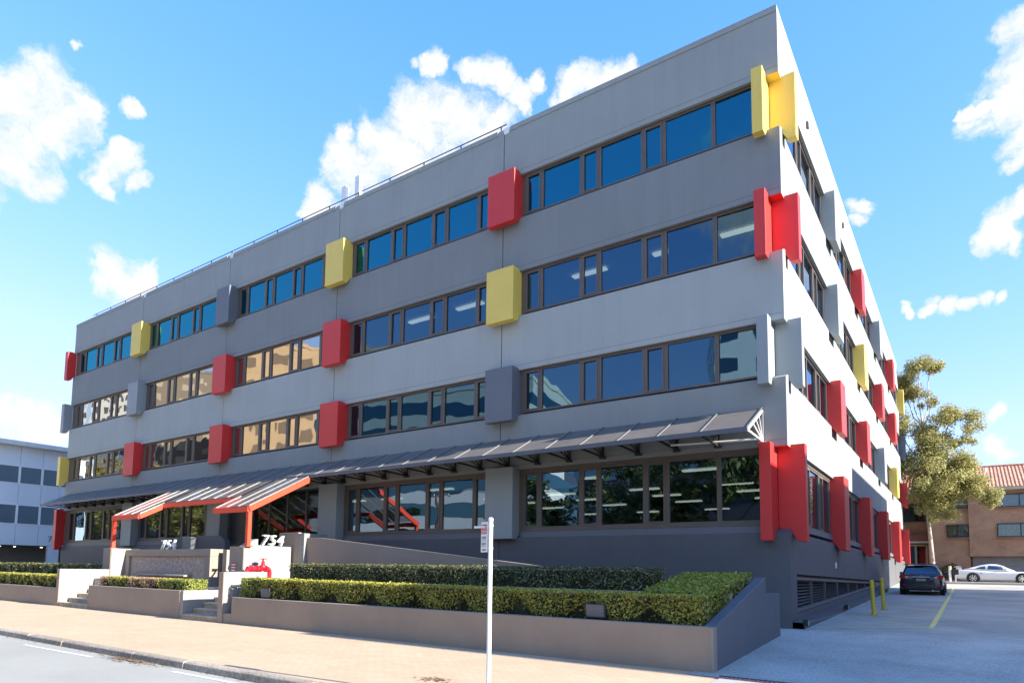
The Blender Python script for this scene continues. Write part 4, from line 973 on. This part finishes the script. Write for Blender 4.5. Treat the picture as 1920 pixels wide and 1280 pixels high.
for i, (x, y, H, m_) in enumerate(((-4,-31,12,DG),(-11,-30,13.5,DG),(-18,-32,13,DG),(-26,-31,11,DG),(-66,-31,12,GD),(-78,-30,15,GD),(-90,-31,16,GD),(-103,-30,17,GD),(-117,-31,16,GD))):
    cl = [(rt_.gauss(0,H*.17), rt_.gauss(0,H*.13), H*rt_.uniform(.42,.92), H*rt_.uniform(.13,.2)) for _ in range(13)]
    tree('street_tree', 'golden leaved street tree across the road, reflected in the left windows' if m_ is GD else 'dark green street tree across the road, reflected in the ground floor glass', (x,y,-.5), H, cl, m_, M['darkbark'], 6500, .24, 40+i, .22, .55, group='golden trees across the road' if m_ is GD else 'dark green trees across the road')

# ------------------------------------------------------------------ brick apartments behind
ap = thing('brick_apartments', 'three storey orange brick apartment block with terracotta tiled roof behind the gum tree', 'apartment building')
BY = 48.0
MB().box(1.12,3.9,BY,58,.8,8.25).build('wall', M['brick'], ap); MB().box(3.902,22,BY-.25,58,3.05,8.25).build('wall', M['brick'], ap); MB().box(3.902,22,BY+.4,57.9,.8,3.049).build('wall', M['brick_dark'], ap)
MB().box(-14,1.118,BY+2,58,.8,8.25).build('wall', M['brick'], ap)
MB().box(-13.9,21.9,BY-.9,BY-.1,8.26,8.5).build('fascia', M['cream'], ap)
MB().box(-13.9,21.9,BY-.12,BY+2.2,8.252,8.27).build('soffit', M['cream'], ap)
rm = MB(); nx = 150                                            # corrugated tiles
for side in (0, 1):
    b0 = len(rm.v); rows = 8
    for j in range(rows+1):
        t = j/rows; y = (BY-.95)+(5.6)*t if side == 0 else (BY-.95+11.2)-(5.6)*t; z = 8.48+2.35*t
        for i in range(nx*2+1):
            x = -14.2+36.4*i/(nx*2); rm.v.append((x, y, z+(.045 if i % 2 else 0)-(.03*(j % 2))))
    w_ = nx*2+1
    for j in range(rows):
        for i in range(nx*2): rm.f.append((b0+j*w_+i, b0+j*w_+i+1, b0+(j+1)*w_+i+1, b0+(j+1)*w_+i))
rf = rm.build('roof', M['tile'], ap); MB().tube((-14.2,BY+4.65,10.86),(22.2,BY+4.65,10.86),.12).build('ridge_tiles', M['tile'], rf)
MB().tube((5.2,BY+3.2,10.1),(5.2,BY+3.2,10.6),.08,8).build('vent_pipe', M['white'], rf)
def apwin(x0, x1, z0, z1, y, cur):
    f = MB().box(x0,x1,y-.03,y+.12,z0,z0+.06).box(x0,x1,y-.03,y+.12,z1-.06,z1).box(x0,x0+.06,y-.03,y+.12,z0+.06,z1-.06).box(x1-.06,x1,y-.03,y+.12,z0+.06,z1-.06).box((x0+x1)/2-.03,(x0+x1)/2+.03,y-.03,y+.1,z0+.06,z1-.06).build('window', M['black'], ap)
    MB().quad((x0+.05,y+.02,z0+.05),(x1-.05,y+.02,z0+.05),(x1-.05,y+.02,z1-.05),(x0+.05,y+.02,z1-.05)).build('pane', M['glass_clear'], f)
    mb = MB(); k = 24
    for i in range(k):
        a, b = x0+.05+(x1-x0-.1)*i/k, x0+.05+(x1-x0-.1)*(i+1)/k
        mb.quad((a,y+.06+.03*(i % 2),z0+.05),(b,y+.06+.03*((i+1) % 2),z0+.05),(b,y+.06+.03*((i+1) % 2),z1-.05),(a,y+.06+.03*(i % 2),z1-.05))
    mb.build('curtain', M['curtain'] if cur else M['interior_dark'], f)
    MB().box(x0-.05,x1+.05,y-.10,y+.0,z0-.1,z0-.003).build('sill', M['brick_dark'], f)
for z0, z1 in ((6.92,7.95),(4.58,5.62)):
    apwin(2.41,3.86,z0,z1,BY-.13,1); apwin(5.7,8.6,z0,z1,BY-.38,1); apwin(11,13.5,z0,z1,BY-.38,1)
apwin(-.75,.95,6.1,7.6,BY+1.87,0)
e = MB().box(-.75,.98,BY+1.85,BY+1.99,1.2,1.3).box(-.75,-.62,BY+1.85,BY+1.99,1.3,4.1).box(.85,.98,BY+1.85,BY+1.99,1.3,4.1).box(.05,.17,BY+1.85,BY+1.99,1.3,4.1).box(-.62,.05,BY+1.85,BY+1.99,3.98,4.1).box(.17,.85,BY+1.85,BY+1.99,3.98,4.1).box(-.62,.05,BY+1.85,BY+1.99,2.1,2.2).box(.17,.85,BY+1.85,BY+1.99,2.1,2.2).build('door', M['cream'], ap)
MB().quad((-.62,BY+1.95,1.3),(.85,BY+1.95,1.3),(.85,BY+1.95,4.0),(-.62,BY+1.95,4.0)).build('pane', M['carglass'], e)
MB().box(-1.2,1.1,BY+.9,BY+1.98,4.35,4.9).build('porch_hood', surf('maroon_tile', (.25,.09,.07), .8, .2, 5, 0), ap)
MB().box(-1.2,1.1,BY+.8,BY+1.98,4.2,4.348).build('porch_fascia', M['cream'], ap)
gd = M['metal_grey']; rd = MB()
for k in range(18): rd.prism([(BY+.30,1.12+k*.106),(BY+.27,1.17+k*.106),(BY+.30,1.22+k*.106),(BY+.36,1.22+k*.106),(BY+.36,1.12+k*.106)], 'x', 4.05, 9.4)
rd.build('roller_door', surf('roller_door', (.36,.36,.35), .5, .1, 2, 0), ap)
rb = random.Random(4); sh = []
for k in range(900):
    x = rb.uniform(1.2,3.8); sh.append((Vector((x, 47.3+rb.gauss(0,.25), 1.12+rb.random()**.7*(1.1+.25*math.sin(x*3)))), Vector((0,-.5,.6))))
v, f = leafmesh(sh, .08, rb); m = bpy.data.meshes.new('foliage'); m.from_pydata(v, [], f); m.materials.append(DG)
t_ = thing('shrub', 'low dark shrubs at the foot of the brick apartment wall', 'shrub'); stuff(inst('foliage', m, t_))
t_ = thing('service_post', 'white service post with a yellow cap beside the hatchback', 'post', (2.75,34.0,1.07))
MB().tube((0,0,0),(0,0,.85),.07,10).build('post', M['white'], t_); MB().lathe([(.07,.85),(.08,.90),(.07,.98),(.02,1.0)], (0,0,0), 12).build('cap', M['yline'], t_); MB().box(.12,.45,-.1,.1,.45,.8).build('meter_box', M['black'], t_)
MB().box(.25,.33,-.03,.03,0,.449).build('stand', M['white'], t_)

# ------------------------------------------------------------------ panelled neighbour on the left
nb = thing('panelled_building', 'pale aluminium panelled office with blue glass beside the grey block', 'office building')
NX = -55.0
ypan = [-5.9,-4.5,-3.1,-1.7,-.2,1.3,2.85,4.15,5.6,7.0,8.4,9.8]; zp = [2.70,4.30,5.82,7.40,8.80,10.2]
pz = {}
for a, b in zip(ypan, ypan[1:]):
    for z0, z1 in ((2.70,4.27),(5.80,7.38),(8.78,10.25)):
        MB().box(NX-.1,NX,a+.012,b-.012,z0,z1).build('wall_panel', M['panel'], nb)
    for z0, z1 in ((4.27,5.80),(7.38,8.78)):
        f = MB().box(NX-.08,NX+.03,a,a+.07,z0,z1).box(NX-.08,NX+.03,b-.07,b,z0,z1).box(NX-.08,NX+.03,a+.07,b-.07,z0,z0+.07).box(NX-.08,NX+.03,a+.07,b-.07,z1-.07,z1).build('window', M['white'], nb)
        MB().quad((NX-.03,a+.06,z0+.06),(NX-.03,b-.06,z0+.06),(NX-.03,b-.06,z1-.06),(NX-.03,a+.06,z1-.06)).build('pane', M['glass_nb'], f)
MB().box(-80,NX-.12,-5.9,9.8,2.6,10.2).build('core', M['interior_dark'], nb)
MB().box(-80,NX-2.5,-5.5,9.6,-.5,2.59).build('undercroft_wall', surf('undercroft_paint', (.22,.20,.18), .8, .1, 1, 0), nb)
MB().box(-80,NX+.6,-6.4,10.3,10.26,10.62).build('roof', M['offwhite'], nb, bevel=.05)
MB().box(NX-.3,NX-.02,3.6,4.4,-.5,2.69).build('column', M['panel'], nb); MB().box(NX-.3,NX-.02,-3.4,-2.8,-.5,2.69).build('column', M['panel'], nb)
for y in (-1.3,.6,1.6,3.4,4.6): MB().lathe([(.07,2.57),(.07,2.60)], (NX-.5-.5*(y % 1),y,0), 10).build('downlight', emit('downlight', (1,.95,.85), 3) if y == -1.3 else bpy.data.materials['downlight'], nb)
me = text_mesh('74', .62, .01); me.materials.append(ink); inst('building_number', me, nb, (NX+.012, 3.55, 3.05), (R(90),0,R(90)))

# ------------------------------------------------------------------ buildings out of frame: shade on the driveway, reflections in the glass
def block(name, label, x0, x1, y0, y1, H, wallm, winm, nwx, nwy, nf, roof=None, rz=0, band=None, z0=-.6, frame=None):
    cx, cyy = (x0+x1)/2, (y0+y1)/2; t = thing(name, label, 'building', (cx,cyy,0), None, rz); w, d = (x1-x0)/2, (y1-y0)/2
    MB().box(-w,w,-d,d,z0,H).build('wall', wallm, t)
    fh = (H-1)/nf
    if band:
        for k in range(nf):
            za = 1.2+k*fh
            MB().box(-w-.05,w+.05,-d-.05,d+.05,za,za+fh*.52).build('window_band', winm, t)
    else:
        for k in range(nf):
            za = 1.2+k*fh
            for n_, L_, sd in ((nwx, w, 'y'), (nwy, d, 'x')):
                for i in range(n_):
                    c = -L_+2*L_*(i+.5)/n_; hw = L_/n_*.55
                    for sg in (-1, 1):
                        if sd == 'y': mb = MB().box(c-hw,c+hw,sg*d,sg*(d+.04),za,za+fh*.5)
                        else: mb = MB().box(sg*w,sg*(w+.04),c-hw,c+hw,za,za+fh*.5)
                        mb.build('window', winm, t)
    if roof: MB().prism([(-d-.6,H+.002),(0,H+.5+d*.35),(d+.6,H+.002)], 'x', -w-.6, w+.6).build('roof', roof, t)
    else: MB().box(-w-.1,w+.1,-d-.1,d+.1,H+.002,H+.5).build('parapet', wallm, t)
    return t
block('brick_flats', 'lower brick flats across the driveway, shading its front part', 13.5, 27, -5.3, 12.9, 9.9, M['brick_dark'], M['carglass'], 4, 5, 3)
block('brick_flats', 'taller brick flats across the driveway, shading its rear part', 13.5, 27, 13.2, 27.5, 11.3, M['brick'], M['carglass'], 4, 4, 3)
block('banded_office', 'white office with bands of teal glass across the road', -78, -42, -72, -49, 26, M['opposite_white'], M['teal'], 8, 6, 7, band=1, rz=R(-14))
block('dark_office', 'low dark office with bands of glass behind the dark green street trees', -30, 4, -60, -44, 14, surf('dark_cladding', (.07,.075,.075), .6, .1, 1, 0), M['teal'], 8, 6, 4, band=1)
block('tan_tower', 'tan rendered tower with square windows across the road', -124, -90, -90, -60, 44, M['tan'], surf('tower_window', (.20,.15,.10), .4, .1, 1, 0), 7, 6, 10, rz=R(-32))
block('white_tower', 'slim white apartment tower behind the low dark office', -24, -12, -78, -64, 34, M['white'], M['teal'], 3, 3, 9, rz=R(-22))
block('brown_tower', 'dark brown apartment tower beside the tan tower', -176, -146, -90, -66, 50, surf('brown_cladding', (.11,.085,.06), .6, .1, 1, 0), surf('brown_window', (.24,.20,.14), .3, .1, 1, 0), 10, 6, 14, rz=R(25))
block('white_tower', 'wide white apartment tower beyond the brown tower', -225, -190, -100, -80, 62, M['opposite_white'], M['interior_dark'], 12, 8, 18, rz=R(-25))
for x in (-34,-4,26):
    p = thing('power_pole', 'timber power pole across the road with a crossarm and wires', 'power pole', (x,-26,-.42), 'power poles across the road')
    MB().tube((0,0,0),(0,0,9.2),.15,10,.11).build('pole', M['darkbark'], p); MB().box(-.06,.06,-1.2,1.2,8.5,8.62).build('crossarm', M['darkbark'], p)
    for y in (-1.0,-.4,.4,1.0): MB().lathe([(.05,8.62),(.06,8.7),(.03,8.8)], (0,y,0), 8).build('insulator', M['offwhite'], p)
    if x < 20:
        for y in (-1.0,-.4,.4,1.0):
            mb = MB(); pr = None
            for k in range(13):
                q = Vector((30*k/12, y, 8.78-.9*(1-((k-6)/6)**2)))
                if pr is not None: mb.tube(pr, q, .014, 5)
                pr = q
            mb.build('wire', M['black'], p)
